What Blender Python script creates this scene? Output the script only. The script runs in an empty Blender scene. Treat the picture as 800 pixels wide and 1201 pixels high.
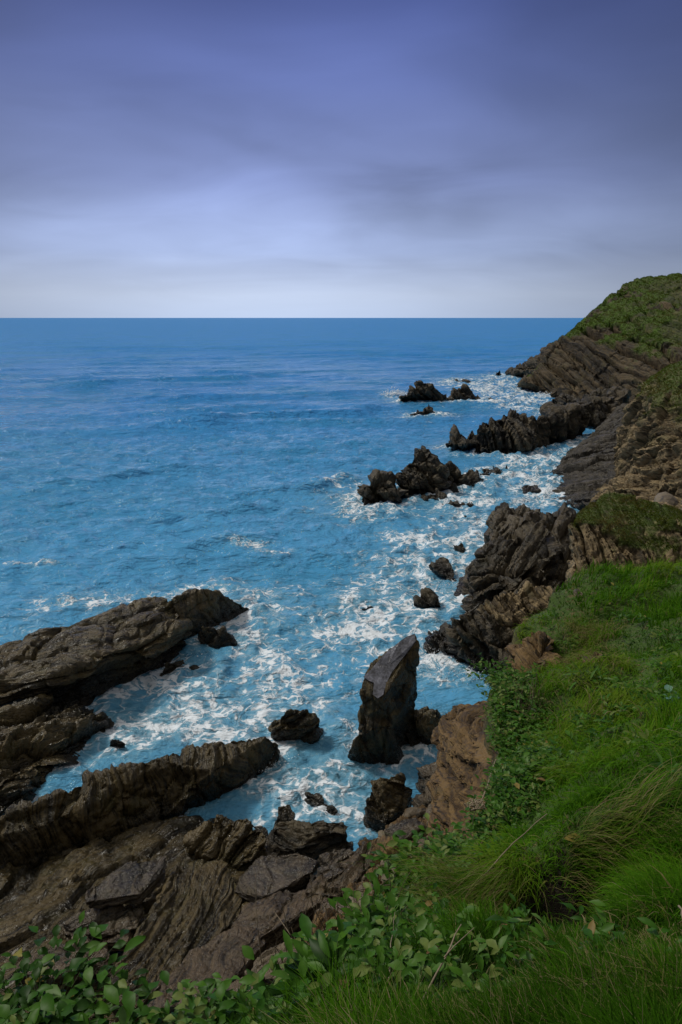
import bpy, bmesh, math, random
import numpy as np
from mathutils import Vector, kdtree
random.seed(7); RNG = np.random.default_rng(7)
scene = bpy.context.scene
COL = scene.collection
rad = math.radians

# ------------------------------------------------------------------ camera
CAMH = 14.0; PITCH = rad(15.9); FPX = 800.0
cd = bpy.data.cameras.new('camera'); cam = bpy.data.objects.new('camera', cd); COL.objects.link(cam)
cd.sensor_fit = 'VERTICAL'; cd.sensor_height = 36.0; cd.lens = 36.0*FPX/1201.0
cd.clip_start = 0.05; cd.clip_end = 90000
cam.location = (0, 0, CAMH); cam.rotation_euler = (rad(90)-PITCH, 0, 0)
scene.camera = cam
CP, SP = math.cos(PITCH), math.sin(PITCH)
def ray(px, py):
    u = (px-400.0)/FPX; v = -(py-600.5)/FPX
    return np.array((u, CP+v*SP, -SP+v*CP))
def PT(px, py, t):            # point at forward depth t
    return np.array((0, 0, CAMH))+ray(px, py)*t
def PY(px, py, Y):            # point at world y
    d = ray(px, py); return np.array((0, 0, CAMH))+d*(Y/d[1])
def PZ(px, py, z):            # point on the level z
    d = ray(px, py); return np.array((0, 0, CAMH))+d*((z-CAMH)/d[2])

# ------------------------------------------------------------------ numpy noise
def _h(ix, iy, iz, seed):
    with np.errstate(over='ignore'):
        h = (ix.astype(np.int64).astype(np.uint32)*np.uint32(374761393) ^ iy.astype(np.int64).astype(np.uint32)*np.uint32(668265263)
             ^ iz.astype(np.int64).astype(np.uint32)*np.uint32(2147483647-58) ^ np.uint32((seed*2654435761) & 0xffffffff))
        h = (h ^ (h >> np.uint32(15)))*np.uint32(2246822519)
        h = (h ^ (h >> np.uint32(13)))*np.uint32(3266489917)
        h = h ^ (h >> np.uint32(16))
    return h.astype(np.float64)/4294967295.0
def vnoise(p, seed=0):
    i = np.floor(p); f = p-i; f = f*f*f*(f*(f*6-15)+10)
    x, y, z = i[:, 0], i[:, 1], i[:, 2]; fx, fy, fz = f[:, 0], f[:, 1], f[:, 2]
    r = 0
    for dx in (0, 1):
        for dy in (0, 1):
            for dz in (0, 1):
                w = (fx if dx else 1-fx)*(fy if dy else 1-fy)*(fz if dz else 1-fz)
                r = r+w*_h(x+dx, y+dy, z+dz, seed)
    return r*2-1
def fbm(p, seed=0, octs=4, gain=.5):
    a, r, q = 1.0, 0, p.copy()
    for k in range(octs):
        r = r+a*vnoise(q, seed+k*17); a *= gain; q = q*2.03+3.7
    return r
def facets(p, seed, tilt=1.0):
    """planar chips: every jittered cell has its own height and its own tilt; returns height, cell value, distance to the joint"""
    i = np.floor(p); f1 = np.full(len(p), 9.0); f2 = f1.copy(); best = np.zeros((len(p), 3)); bo = np.zeros((len(p), 3))
    for dx in (-1, 0, 1):
        for dy in (-1, 0, 1):
            for dz in (-1, 0, 1):
                c = i+np.array((dx, dy, dz)); x, y, z = c[:, 0], c[:, 1], c[:, 2]
                q = c+np.stack([_h(x, y, z, seed), _h(x, y, z, seed+1), _h(x, y, z, seed+2)], 1)
                d = ((p-q)**2).sum(1); m = d < f1
                f2 = np.where(m, f1, np.minimum(f2, d)); f1 = np.where(m, d, f1); best[m] = c[m]; bo[m] = q[m]
    x, y, z = best[:, 0], best[:, 1], best[:, 2]
    r = _h(x, y, z, seed+3); g = np.stack([_h(x, y, z, seed+4), _h(x, y, z, seed+5), _h(x, y, z, seed+6)], 1)-.5
    return (r-.5)+tilt*((p-bo)*g).sum(1), r, np.sqrt(f2)-np.sqrt(f1)
def sstep(a, b, x):
    t = np.clip((x-a)/(b-a), 0, 1); return t*t*(3-2*t)

# ------------------------------------------------------------------ object helpers
def tag(o, label=None, cat=None, group=None, kind=None):
    if label: o['label'] = label
    if cat: o['category'] = cat
    if group: o['group'] = group
    if kind or cat: o['kind'] = kind or 'thing'
    return o
def mesh_np(name, verts, faces, mat=None, parent=None, smooth=True, attrs=None, loc=None):
    """faces: (n,3) or (n,4) int array, or a list of such arrays"""
    me = bpy.data.meshes.new(name)
    fl = faces if isinstance(faces, list) else [faces]
    fl = [np.asarray(f, dtype=np.int32) for f in fl if len(f)]
    verts = np.asarray(verts, dtype=np.float64)
    if loc is not None: verts = verts-np.asarray(loc)
    me.vertices.add(len(verts)); me.vertices.foreach_set('co', verts.astype(np.float32).ravel())
    li = np.concatenate([f.ravel() for f in fl])
    tot = np.concatenate([np.full(len(f), f.shape[1], dtype=np.int32) for f in fl])
    me.loops.add(len(li)); me.loops.foreach_set('vertex_index', li)
    me.polygons.add(len(tot)); st = np.concatenate(([0], np.cumsum(tot)[:-1])).astype(np.int32)
    me.polygons.foreach_set('loop_start', st); me.polygons.foreach_set('loop_total', tot)
    me.polygons.foreach_set('use_smooth', np.full(len(tot), smooth))
    for k, a in (attrs or {}).items():
        a = np.asarray(a, dtype=np.float32)
        at = me.attributes.new(k, 'FLOAT', 'POINT'); at.data.foreach_set('value', a.ravel())
    me.update(calc_edges=True)
    if mat: me.materials.append(mat)
    o = bpy.data.objects.new(name, me); COL.objects.link(o)
    if loc is not None: o.location = loc
    if parent: o.parent = parent
    return o
def empty(name, loc):
    o = bpy.data.objects.new(name, None); COL.objects.link(o); o.location = loc; o.empty_display_size = .2
    return o

# ------------------------------------------------------------------ shader helpers
class NT:
    def __init__(s, name):
        s.m = bpy.data.materials.new(name); s.m.use_nodes = True; s.t = s.m.node_tree; s.t.nodes.clear()
        s.out = s.t.nodes.new('ShaderNodeOutputMaterial')
    def n(s, typ, ins=None, **kw):
        nd = s.t.nodes.new('ShaderNode'+typ)
        for k, v in kw.items(): setattr(nd, k, v)
        for k, v in (ins or {}).items():
            sock = nd.inputs[k]
            if hasattr(v, 'is_output') or hasattr(v, 'links'): s.t.links.new(v, sock)
            else: sock.default_value = v
        return nd
    def math(s, op, a, b=0.0, clamp=False, c=None):
        d = {0: a, 1: b}
        if c is not None: d[2] = c
        return s.n('Math', d, operation=op, use_clamp=clamp).outputs[0]
    def mix(s, f, a, b, blend='MIX'):
        nd = s.n('Mix', None, data_type='RGBA', blend_type=blend)
        for k, v in ((0, f), (6, a), (7, b)):
            if hasattr(v, 'is_output'): s.t.links.new(v, nd.inputs[k])
            else: nd.inputs[k].default_value = (v if k == 0 or len(v) == 4 else (*v, 1))
        return nd.outputs[2]
    def ramp(s, f, stops, interp='LINEAR'):
        nd = s.n('ValToRGB', {0: f}); cr = nd.color_ramp; cr.interpolation = interp
        while len(cr.elements) < len(stops): cr.elements.new(.5)
        for e, (p, c) in zip(cr.elements, stops):
            e.position = p; e.color = c if len(c) == 4 else (*c, 1)
        return nd.outputs[0]
    def mr(s, v, a, b, c=0.0, d=1.0, typ='SMOOTHSTEP'):
        return s.n('MapRange', {'Value': v, 1: a, 2: b, 3: c, 4: d}, interpolation_type=typ).outputs[0]
    def noise(s, vec, scale, detail=4.0, rough=.55, dist=0.0):
        return s.n('TexNoise', {'Vector': vec, 'Scale': scale, 'Detail': detail, 'Roughness': rough, 'Distortion': dist}).outputs[0]
    def attr(s, name): return s.n('Attribute', None, attribute_name=name).outputs['Fac']
    def pos(s): return s.n('NewGeometry').outputs['Position']
    def done(s, sh): s.t.links.new(sh, s.out.inputs[0]); return s.m

def rock_mat(name, dark, mid, light, moss=None, mossamt=.4, wet=True, scale=1.0, rough=.55, grass=None, gain=.50):
    g = NT(name); P = g.pos()
    geo = g.n('NewGeometry'); nz = g.n('SeparateXYZ', {0: geo.outputs['Normal']}).outputs[2]
    pz = g.n('SeparateXYZ', {0: P}).outputs[2]
    st = g.attr('strata'); ce = g.attr('cell')
    sv = g.n('CombineXYZ', {0: g.math('MULTIPLY', st, 9.0*scale)}).outputs[0]
    pv = g.n('VectorMath', {0: P, 1: (.55*scale,)*3}, operation='MULTIPLY').outputs[0]
    vv = g.n('VectorMath', {0: sv, 1: pv}, operation='ADD').outputs[0]
    lay = g.noise(vv, 1.0, 5, .6)
    sv2 = g.n('CombineXYZ', {1: g.math('MULTIPLY', st, 34.0*scale)}).outputs[0]
    pv2 = g.n('VectorMath', {0: P, 1: (1.6*scale,)*3}, operation='MULTIPLY').outputs[0]
    fine = g.noise(g.n('VectorMath', {0: sv2, 1: pv2}, operation='ADD').outputs[0], 1.0, 4, .6)
    big = g.noise(P, .45*scale, 4, .55)
    grit = g.noise(P, 9.0*scale, 6, .65)
    f = g.math('ADD', g.math('MULTIPLY', lay, .40), g.math('MULTIPLY', fine, .34))
    f = g.math('ADD', f, g.math('MULTIPLY', big, .26)); f = g.math('ADD', f, g.math('MULTIPLY', ce, .20))
    f = g.math('ADD', f, g.math('MULTIPLY', g.math('SUBTRACT', grit, .5), .30))
    tint = (1.04, .97, .80); D, M, L = (tuple(c*gain*k_ for c, k_ in zip(q_, tint)) for q_ in (dark, mid, light)); D = tuple(c*.75 for c in D)
    col = g.ramp(f, [(.43, D), (.55, M), (.66, L)])
    crack_shade = g.mr(fine, .32, .44, .25, 1.0)  # crevice shade painted into the colour where the fine layers dip
    col = g.mix(1.0, col, g.n('CombineColor', {0: crack_shade, 1: crack_shade, 2: crack_shade}).outputs[0], 'MULTIPLY')
    if moss:
        mm = g.noise(P, 1.3*scale, 5, .65)
        mk = g.math('MULTIPLY', g.mr(mm, .5, .68), mossamt)
        col = g.mix(mk, col, moss)
    if grass:
        gm = g.math('MULTIPLY', g.attr('turf'), g.mr(grit, .3, .5))
        col = g.mix(gm, col, grass)
    ro = g.mr(grit, .3, .7, rough-.14, rough+.2)
    if wet:
        wz = g.math('ADD', pz, g.math('MULTIPLY', g.math('SUBTRACT', big, .5), 2.0))
        wm = g.mr(wz, .25, 1.0, 1.0, 0.0)
        col = g.mix(g.math('MULTIPLY', wm, .78), col, tuple(c*.35 for c in dark))
        ro = g.math('SUBTRACT', ro, g.math('MULTIPLY', wm, .22))
    top = g.mr(nz, .55, .95)
    ro = g.math('SUBTRACT', ro, g.math('MULTIPLY', top, .12))
    hgt = g.math('ADD', g.math('MULTIPLY', fine, .9), g.math('MULTIPLY', grit, .8))
    hgt = g.math('ADD', hgt, g.math('MULTIPLY', lay, .8))
    b = g.n('Bump', {'Strength': 1.0, 'Distance': .085/scale, 'Height': hgt}).outputs[0]
    s = g.n('BsdfPrincipled', {'Base Color': col, 'Roughness': ro, 'Normal': b, 'Specular IOR Level': .5})
    return g.done(s.outputs[0])

M_DARK = rock_mat('dark_shore_rock', (.008, .0070, .0052), (.036, .029, .018), (.17, .138, .090), (.050, .042, .012), .35, scale=.8, rough=.5)
M_FAR = rock_mat('far_dark_rock', (.008, .0068, .005), (.034, .027, .0165), (.15, .118, .070), (.055, .042, .012), .35, scale=.25, rough=.55)
M_OLIVE = rock_mat('olive_shore_rock', (.009, .0072, .003), (.052, .041, .0155), (.21, .165, .082), (.062, .053, .011), .55, scale=1.0, rough=.40)
M_SLATE = rock_mat('slate_boulder', (.018, .0145, .010), (.066, .055, .043), (.18, .148, .112), (.055, .048, .018), .25, scale=1.5, rough=.36)
M_BROWN = rock_mat('brown_boulder', (.016, .0115, .0065), (.072, .053, .033), (.20, .15, .098), (.055, .045, .014), .3, scale=1.5, rough=.42)
M_STONE = rock_mat('pale_stone_rock', (.06, .046, .03), (.17, .135, .095), (.34, .29, .225), None, 0, wet=False, scale=2.0, rough=.6)
M_CLIFF = rock_mat('brown_cliff_rock', (.014, .010, .0045), (.100, .073, .037), (.36, .285, .18), (.075, .066, .014), .5, wet=False, scale=.5, rough=.75, grass=(.060, .095, .007), gain=.80)
M_HEAD = rock_mat('headland_rock', (.007, .005, .0025), (.044, .032, .016), (.20, .15, .086), (.07, .06, .014), .4, wet=False, scale=.22, rough=.8, grass=(.075, .145, .007))
M_EARTH = rock_mat('earth_cliff_rock', (.013, .007, .0025), (.082, .047, .0165), (.26, .17, .072), (.11, .085, .025), .3, wet=False, scale=1.6, rough=.8, grass=(.045, .095, .005), gain=.68)
M_SHADE_SOIL = rock_mat('shaded_hollow_soil', (.004, .003, .0015), (.012, .008, .0045), (.035, .025, .014), None, 0, wet=False, scale=4.0, rough=.9)  # soil colour taken near black, with the hollow's shade painted in
M_SMOOTH = rock_mat('smooth_slab_rock', (.008, .0066, .005), (.031, .026, .0195), (.095, .080, .060), (.055, .042, .014), .3, scale=.6, rough=.46)

# ------------------------------------------------------------------ rocks
WATER_PTS = []
def conv(p):
    if isinstance(p, np.ndarray): return p
    if len(p) == 2: return PZ(p[0], p[1], -.45)
    if len(p) == 3: return PZ(*p)
    return PY(p[0], p[1], p[3])
def orient(n):
    n = np.array(n, float); n /= np.linalg.norm(n)
    u = np.cross(n, (0.13, .2, 1)); u /= np.linalg.norm(u); v = np.cross(n, u)
    return u, v, n
def rock(name, label, hulls, vox, mat, bed=(.5, -.3, .8), h=.35, amp=.4, lf=(2.5, .25), back=1.0, thick=None, zlow=-.6,
         cat='rock', group=None, warp=.5, asp=6.0, parent=None, turf=None, kind=None, fade=None, smooth=True, flat=None):
    seed = sum((i+3)*ord(ch) for i, ch in enumerate(label)) % 9973
    bm = bmesh.new()
    for H in hulls:
        pts = []
        bk, th = back, thick
        if isinstance(H, dict): bk = H.get('back', bk); th = H.get('thick', th); zl = H.get('zlow', zlow); H = H['p']
        else: zl = zlow
        for p in H:
            w = conv(p); pts.append(w)
            if th is not None: pts.append(w-np.array((0, 0, th)))
            elif len(p) > 2:   # visible points get a hidden twin behind and below
                d = np.array((w[0], w[1], 0)); d /= np.linalg.norm(d); q = w+d*bk
                if zl < 50: q[2] = zl
                pts.append(q)
        vs = [bm.verts.new(p) for p in pts]
        r = bmesh.ops.convex_hull(bm, input=vs)
        bad = [e for e in r['geom_interior'] if isinstance(e, bmesh.types.BMVert)]
        bad += [e for e in r['geom_unused'] if isinstance(e, bmesh.types.BMVert)]
        if bad: bmesh.ops.delete(bm, geom=list(set(bad)), context='VERTS')
    me = bpy.data.meshes.new('hull'); bm.to_mesh(me); bm.free()
    o = bpy.data.objects.new('hull', me); COL.objects.link(o)
    md = o.modifiers.new('r', 'REMESH'); md.mode = 'VOXEL'; md.voxel_size = vox
    dg = bpy.context.evaluated_depsgraph_get()
    m2 = bpy.data.meshes.new_from_object(o.evaluated_get(dg))
    bpy.data.objects.remove(o); bpy.data.meshes.remove(me)
    nv = len(m2.vertices); co = np.empty(nv*3, np.float32); m2.vertices.foreach_get('co', co); co = co.reshape(-1, 3).astype(float)
    nf = len(m2.polygons)
    loops = np.empty(len(m2.loops), np.int32); m2.loops.foreach_get('vertex_index', loops)
    quads = loops.reshape(-1, 4) if len(loops) == nf*4 else None
    no = np.empty(nv*3, np.float32); m2.vertices.foreach_get('normal', no); no = no.reshape(-1, 3).astype(float)
    faces = quads if quads is not None else np.array([list(p.vertices)[:3] for p in m2.polygons])
    # smooth the normals a little so that big facets swell instead of splitting
    e = np.concatenate([faces[:, [i, (i+1) % faces.shape[1]]] for i in range(faces.shape[1])])
    for _ in range(3):
        acc = no.copy(); 
        for k in range(3): acc[:, k] += np.bincount(e[:, 0], no[e[:, 1], k], nv)+np.bincount(e[:, 1], no[e[:, 0], k], nv)
        no = acc/np.maximum(np.linalg.norm(acc, axis=1, keepdims=True), 1e-6)
    u, v, n = orient(bed)
    wl, la = lf
    wv = np.stack([fbm(co/(wl*1.3)+9*k, seed+k, 3) for k in range(3)], 1)
    ext = np.sort(co.max(0)-co.min(0)); sz = (ext[0]*ext[1]*ext[2])**(1/3)
    la = min(la, .085*sz); h = min(h, .22*sz); 
    q = co+wv*warp*wl*.16
    s = q@n; qu = q@u; qv = q@v
    cell = np.zeros(nv); d = .55*la*fbm(co/wl, seed+5, 3, .5)
    for k, (sc, aa) in enumerate(((1.0, 1.25), (.42, .6), (.17, .26))):
        c = wl*sc
        if c < vox*3: continue
        fr, cv, jd = facets(np.stack([qu/(c*1.5), qv/(c*1.1), s/(c*.62)], 1), seed+40*k, 1.25)
        d = d+la*aa*fr; cell += (cv-.5)*(.35, .45, .4)[k]
        d = d-la*aa*.42*np.exp(-(jd/.08)**2)
    hs_ = [(h*2.3, .5), (h, .45), (h*.4, .34), (h*.17, .26)]
    for k, (hh, aa) in enumerate(hs_):
        if hh < vox*2.2: continue
        ks = np.floor(s/hh); off = _h(ks, ks*0, ks*0, seed+k)*9
        fu = qu/(hh*asp)+off
        r = _h(ks, np.floor(fu), np.floor(qv/(hh*asp*.8)+off*1.7), seed+31*k)
        fs = s/hh-ks; lr = _h(ks, ks*0+1, ks*0, seed+k+3)
        d = d+amp*hh*aa*((r-.5)*.55+(lr-.5)*.95+(fs-.5)*1.0*np.sign(lr-.4))
        d = d-amp*hh*aa*(.45+.9*_h(ks, ks*0+2, ks*0, seed+k+5))*np.exp(-(np.minimum(fs, 1-fs)/.09)**2)
        cell += (lr-.5)*(.2, .35, .5, .5)[k]
    d = d+vox*.55*fbm(co/(vox*4), seed+90, 2)
    if turf: d = d*(1-.8*turf(co, no, seed))
    if flat is not None:
        fd = (co-flat[0])@flat[1]; d = np.where(d > 0, d*(1-np.exp(-(fd/.22)**2)*sstep(.5, .9, no@flat[1])), d)
    co2 = co+no*d[:, None]
    c0 = np.array([co2[:, 0].mean(), co2[:, 1].mean(), max(co2[:, 2].min(), -.3 if zlow < 0 else co2[:, 2].min())])
    at = {'strata': s, 'cell': cell*.5+.5}
    if turf: 
        tv = turf(co2, no, seed); at['turf'] = tv
    ob = mesh_np(name, co2, faces, mat, parent, smooth, at, c0)
    bpy.data.meshes.remove(m2)
    ob.data.set_sharp_from_angle(angle=rad(38))
    if parent is None: tag(ob, label, cat, group, kind)
    w = co2[(np.abs(co2[:, 2]) < max(.18, vox*1.2))]
    if len(w): WATER_PTS.append(w[::max(1, len(w)//1500), :2])
    ob_data[ob.name] = (co2, no, faces, at)
    return ob
ob_data = {}

UPV = (.25, -.15, 1)
# --- left group
rock('sea_rock', 'long olive brown rock mass sloping down into the sea, with a small puddle on top',
     [[(-140, 800, 1.8), (0, 750, 2.2), (60, 733, 2.4), (125, 714, 2.4), (165, 699, 2.2), (203, 706, 1.9), (222, 735, 1.2), (222, 757, .3), (205, 738, 1.6), (120, 770, 2.0), (40, 800, 1.7), (190, 768, .8),
       (222, 767), (200, 790), (150, 815), (90, 845), (-10, 862), (-140, 900)],
      [(165, 699, 2.2), (203, 706, 1.9), (222, 735, 1.2), (150, 705, 2.4), (160, 740, 2.0), (222, 768), (200, 790), (170, 806), (170, 770, 1.3)]],
     .065, M_OLIVE, bed=(-.18, .3, 1), h=.34, amp=.32, lf=(2.6, .24), warp=.8, asp=9)
rock('sea_rock', 'cleft rounded rock at the seaward tip of the long olive rock mass',
     [[(199, 702, 2.2), (222, 691, 2.2), (245, 690, 2.05), (268, 700, 1.4), (292, 711, .4), (297, 722), (266, 742), (238, 748), (218, 742), (214, 730, 1.2)],
      [(236, 733, 1.1), (262, 736, .9), (276, 750, .4), (278, 765), (244, 773), (232, 758)]],
     .055, M_OLIVE, bed=(.9, -.2, .35), h=.32, amp=.25, lf=(1.8, .12), back=.8)
rock('sea_rock', 'low foam-washed rock hugging the foot of the long olive rock mass',
     [[(195, 776, .5), (215, 770, .4), (232, 783, .1), (225, 793), (190, 806), (172, 812)]],
     .05, M_OLIVE, bed=(-.2, .3, 1), h=.2, lf=(1.0, .12), back=.5)
low = rock('sea_rock', 'low broken rock shelf beside the left edge with a pool of water on it',
     [[(-160, 880, 1.1), (0, 838, 1.1), (60, 818, 1.0), (105, 832, .6), (130, 850, .2), (40, 880, .8), (0, 920, .8), (128, 870), (85, 903), (45, 935), (-40, 990), (-160, 1010)],
      [(-160, 920, 1.3), (0, 900, .9), (40, 925, .5), (46, 936), (0, 962, .2), (-100, 1000, .3)]],
     .055, M_OLIVE, bed=(-.3, .5, .8), h=.3, amp=.5, lf=(1.3, .28))
rock('sea_rock', 'single small round rock standing in the narrow foamy inlet',
     [[(127, 869, .35), (140, 865, .4), (148, 873, .2), (147, 881), (128, 882)]], .035, M_OLIVE, lf=(.6, .08), h=.15, back=.3)
rock('rock_ridge', 'long whaleback rock ridge with a swirling ribbed face beside the narrow inlet',
     [[(331, 874, .5), (318, 862, 1.0), (285, 864, 1.35), (230, 874, 1.6), (180, 888, 1.7), (325, 897), (312, 920), (270, 936), (220, 952), (180, 965, .2), (250, 905, 1.3)],
      [(230, 874, 1.6), (180, 888, 1.7), (130, 903, 1.8), (80, 927, 1.75), (30, 948, 1.75), (-60, 985, 1.7), (-160, 1020, 1.7), (220, 952), (170, 968, .2), (80, 1000, .4), (0, 1035, .5), (-160, 1080, .5), (60, 965, 1.4)]],
     .05, M_OLIVE, bed=(.85, .1, .45), h=.26, amp=.27, lf=(2.2, .18), warp=1.4, back=.7)
rock('rock', 'dark wedge boulder standing alone in the foam off the tip of the whaleback ridge',
     [[(336, 833, 1.3), (362, 831, 1.2), (378, 842, .8), (370, 858, .6), (357, 882), (338, 874), (322, 858, .5), (319, 849, .7)]],
     .045, M_OLIVE, bed=(-.5, .3, .8), h=.3, lf=(1.2, .13), back=.5)
# --- bedrock of the foreground
rock('bedrock_shelf', 'smooth dark bedrock shelf under the loose slabs below the whaleback ridge',
     [{'p': [(-200, 1060, .8), (0, 1033, .75), (100, 998, .7), (185, 968, .45), (235, 958, .1), (300, 960, .1), (330, 985, .3), (350, 1060, .6), (280, 1120, .7), (120, 1120, 1.0), (0, 1150, 1.3), (-200, 1180, 1.3), (-200, 1330, .8), (420, 1280, .8), (420, 1080, .6)], 'thick': 1.8}],
     .06, M_OLIVE, bed=(-.5, .5, .7), h=.25, amp=.22, lf=(2.0, .16), warp=1.2, asp=10)
rock('rock_slab', 'large tapering slab with curved ribbed layers leaning towards the leafy cliff edge',
     [{'p': [(212, 1003, 1.2), (262, 1006, 1.0), (286, 1045, .8), (281, 1075, .8), (236, 1112, 1.0), (196, 1152, 1.2), (150, 1190, 1.5), (120, 1165, 1.6), (148, 1112, 1.75), (188, 1050, 1.65)], 'thick': 1.2}],
     .04, M_OLIVE, bed=(-.75, .25, .6), h=.15, amp=.17, lf=(1.6, .07), warp=1.0, asp=12)
rock('rock_slab', 'flat grey slab lying uppermost on the stack of thin slabs',
     [{'p': [(195, 1004, 1.65), (150, 1009, 1.75), (100, 1043, 1.85), (100, 1058, 1.85), (165, 1048, 1.75), (194, 1022, 1.6)], 'thick': .3}],
     .03, M_SLATE, bed=(-.15, .1, 1), h=.12, amp=.22, lf=(1.0, .045), asp=9)
rock('rock_slab', 'dark jagged slab wedged in the middle of the stack of thin slabs',
     [{'p': [(166, 1056, 1.4), (95, 1070, 1.4), (75, 1084, 1.3), (120, 1096, 1.3), (162, 1088, 1.3), (172, 1070, 1.3)], 'thick': .3}],
     .03, M_SLATE, bed=(-.15, .1, 1), h=.10, amp=.5, lf=(.8, .06), asp=7)
rock('rock_slab', 'narrow brown slab at the bottom of the stack of thin slabs',
     [{'p': [(155, 1090, 1.25), (112, 1096, 1.2), (108, 1106, 1.2), (150, 1106, 1.2)], 'thick': .25}],
     .03, M_BROWN, bed=(-.15, .1, 1), h=.10, amp=.5, lf=(.8, .06), asp=7)
rock('rock_slab', 'dull purple grey slab half hidden behind the broad-leaved plant',
     [{'p': [(88, 1103, 1.5), (60, 1107, 1.5), (25, 1122, 1.6), (18, 1142, 1.65), (60, 1146, 1.7), (105, 1128, 1.6)], 'thick': .5}],
     .032, M_BROWN, bed=(.1, .1, 1), h=.14, lf=(.9, .07), asp=7)
rock('stone', 'small tan stone between the thin slab stack and the purple grey slab',
     [{'p': [(84, 1098, 1.7), (100, 1094, 1.75), (108, 1103, 1.7), (95, 1110, 1.7)], 'thick': .3}], .028, M_STONE, lf=(.5, .05), h=.12, cat='stone')
rock('stone', 'brown angular stone against the foot of the tapering ribbed slab',
     [{'p': [(100, 1112, 1.65), (124, 1106, 1.7), (132, 1122, 1.7), (118, 1132, 1.7), (104, 1126, 1.7)], 'thick': .3}], .028, M_BROWN, lf=(.5, .05), h=.12, cat='stone')
rock('rock_slab', 'long reddish slab rising from the leafy undergrowth beside the tapering ribbed slab',
     [{'p': [(306, 1090, 1.3), (272, 1089, 1.4), (226, 1115, 1.6), (190, 1152, 1.9), (165, 1185, 2.0), (250, 1175, 2.1), (292, 1126, 1.75), (310, 1106, 1.5)], 'thick': .9}],
     .035, M_BROWN, bed=(-.5, .3, .8), h=.16, amp=.22, lf=(1.1, .045), asp=7, warp=1)
rock('rock_slab', 'brown sloping slab propped between the flat blue grey boulder and the reddish slab',
     [{'p': [(381, 1044, 1.2), (335, 1041, 1.1), (285, 1060, 1.15), (270, 1086, 1.25), (306, 1099, 1.5), (350, 1070, 1.45), (383, 1056, 1.35)], 'thick': .6}],
     .035, M_BROWN, bed=(-.4, .4, .8), h=.16, amp=.22, lf=(1.1, .045), asp=7)
rock('boulder', 'flat-topped blue grey boulder with one pale scar among the foreground slabs',
     [{'p': [(350, 998, .95), (305, 1002, .95), (280, 1026, 1.0), (272, 1046, .9), (310, 1051, 1.2), (366, 1022, 1.15), (376, 1006, 1.05)], 'thick': .7}],
     .035, M_SLATE, bed=(.1, .1, 1), h=.25, amp=.22, lf=(1.4, .045), cat='boulder')
rock('boulder', 'rounded brown boulder with folded layers at the end of the whaleback ridge',
     [{'p': [(256, 956, 1.3), (285, 957, 1.3), (308, 972, 1.05), (315, 990, .8), (300, 1006, .6), (268, 1017, .55), (236, 1002, .7), (220, 985, .9)], 'thick': 1.1}],
     .038, M_OLIVE, bed=(-.7, .2, .6), h=.2, amp=.4, lf=(1.0, .12), warp=1.6, cat='boulder')
rock('rock_slab', 'black thick slab lying level at the edge of the foamy water',
     [{'p': [(316, 966, 1.1), (345, 960, 1.2), (405, 961, 1.2), (413, 968, 1.1), (400, 985, .85), (345, 996, .85), (318, 985, .9)], 'thick': .7}],
     .036, M_DARK, bed=(.05, -.15, 1), h=.18, amp=.5, lf=(1.0, .09), asp=6)
rock('rock_slab', 'dark brown tilted slab beside the pale rubble ledge',
     [{'p': [(451, 985, 1.25), (430, 986, 1.2), (362, 1024, 1.2), (356, 1046, 1.3), (398, 1052, 1.45), (442, 1010, 1.35)], 'thick': .7}],
     .036, M_BROWN, bed=(-.5, .3, .8), h=.18, amp=.45, lf=(1.0, .09), asp=6)
rock('stone', 'small dark slab tucked under the black level slab',
     [{'p': [(374, 1002, 1.15), (406, 992, 1.2), (414, 1000, 1.2), (386, 1017, 1.25)], 'thick': .4}], .03, M_SLATE, h=.14, lf=(.6, .05), cat='stone')
rock('boulder', 'pinkish boulder under the brambly edge beside the reddish slab',
     [{'p': [(341, 1098, 1.8), (306, 1116, 1.9), (288, 1142, 2.0), (330, 1150, 2.2), (350, 1114, 1.95)], 'thick': .9}], .035, M_STONE, lf=(.8, .08), h=.2, cat='boulder')
rock('boulder', 'olive rounded boulder at the foot of the tall leaning slab',
     [{'p': [(447, 909, 1.4), (474, 908, 1.3), (486, 926, .8), (478, 946, .6), (455, 962, .5), (432, 962, .3), (428, 940, .7), (433, 921, 1.1)], 'thick': 1.2}],
     .038, M_OLIVE, lf=(1.0, .10), h=.24, cat='boulder')
rock('rock_slab', 'grey flat slab touching the water beside the brown earth cliff',
     [{'p': [(487, 900, .9), (510, 893, 1.0), (534, 899, 1.1), (530, 915, 1.05), (500, 919, .8)], 'thick': .6}], .036, M_SLATE, bed=(0, 0, 1), h=.16, lf=(.9, .06))
rock('rock_slab', 'small dark slab between the olive boulder and the brown earth cliff',
     [{'p': [(500, 919, 1.0), (526, 918, 1.2), (522, 935, 1.1), (492, 945, .8), (480, 936, .8)], 'thick': .6}], .036, M_SLATE, bed=(.3, 0, 1), h=.14, lf=(.8, .07))
rock('rock_slab', 'steep purple grey slab leaning on the foot of the earth cliff',
     [{'p': [(505, 939, 1.3), (530, 934, 1.5), (536, 985, 1.9), (515, 976, 1.6), (498, 952, 1.2)], 'thick': .7}], .036, M_SLATE, bed=(-.6, 0, .8), h=.16, lf=(.9, .07))
ledge = rock('rock_ledge', 'pale brown ledge strewn with broken stones below the earth cliff',
     [{'p': [(420, 985, .9), (480, 955, .8), (505, 948, 1.0), (540, 975, 1.6), (545, 1030, 2.2), (455, 1030, 1.8), (440, 1008, 1.4)], 'thick': 1.6},
      {'p': [(455, 1000, 1.7), (520, 990, 1.8), (540, 1060, 2.6), (400, 1090, 2.2), (360, 1100, 2.0), (400, 1050, 1.5)], 'thick': 1.8}],
     .045, M_EARTH, lf=(.9, .2), h=.2, amp=.5)
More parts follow.
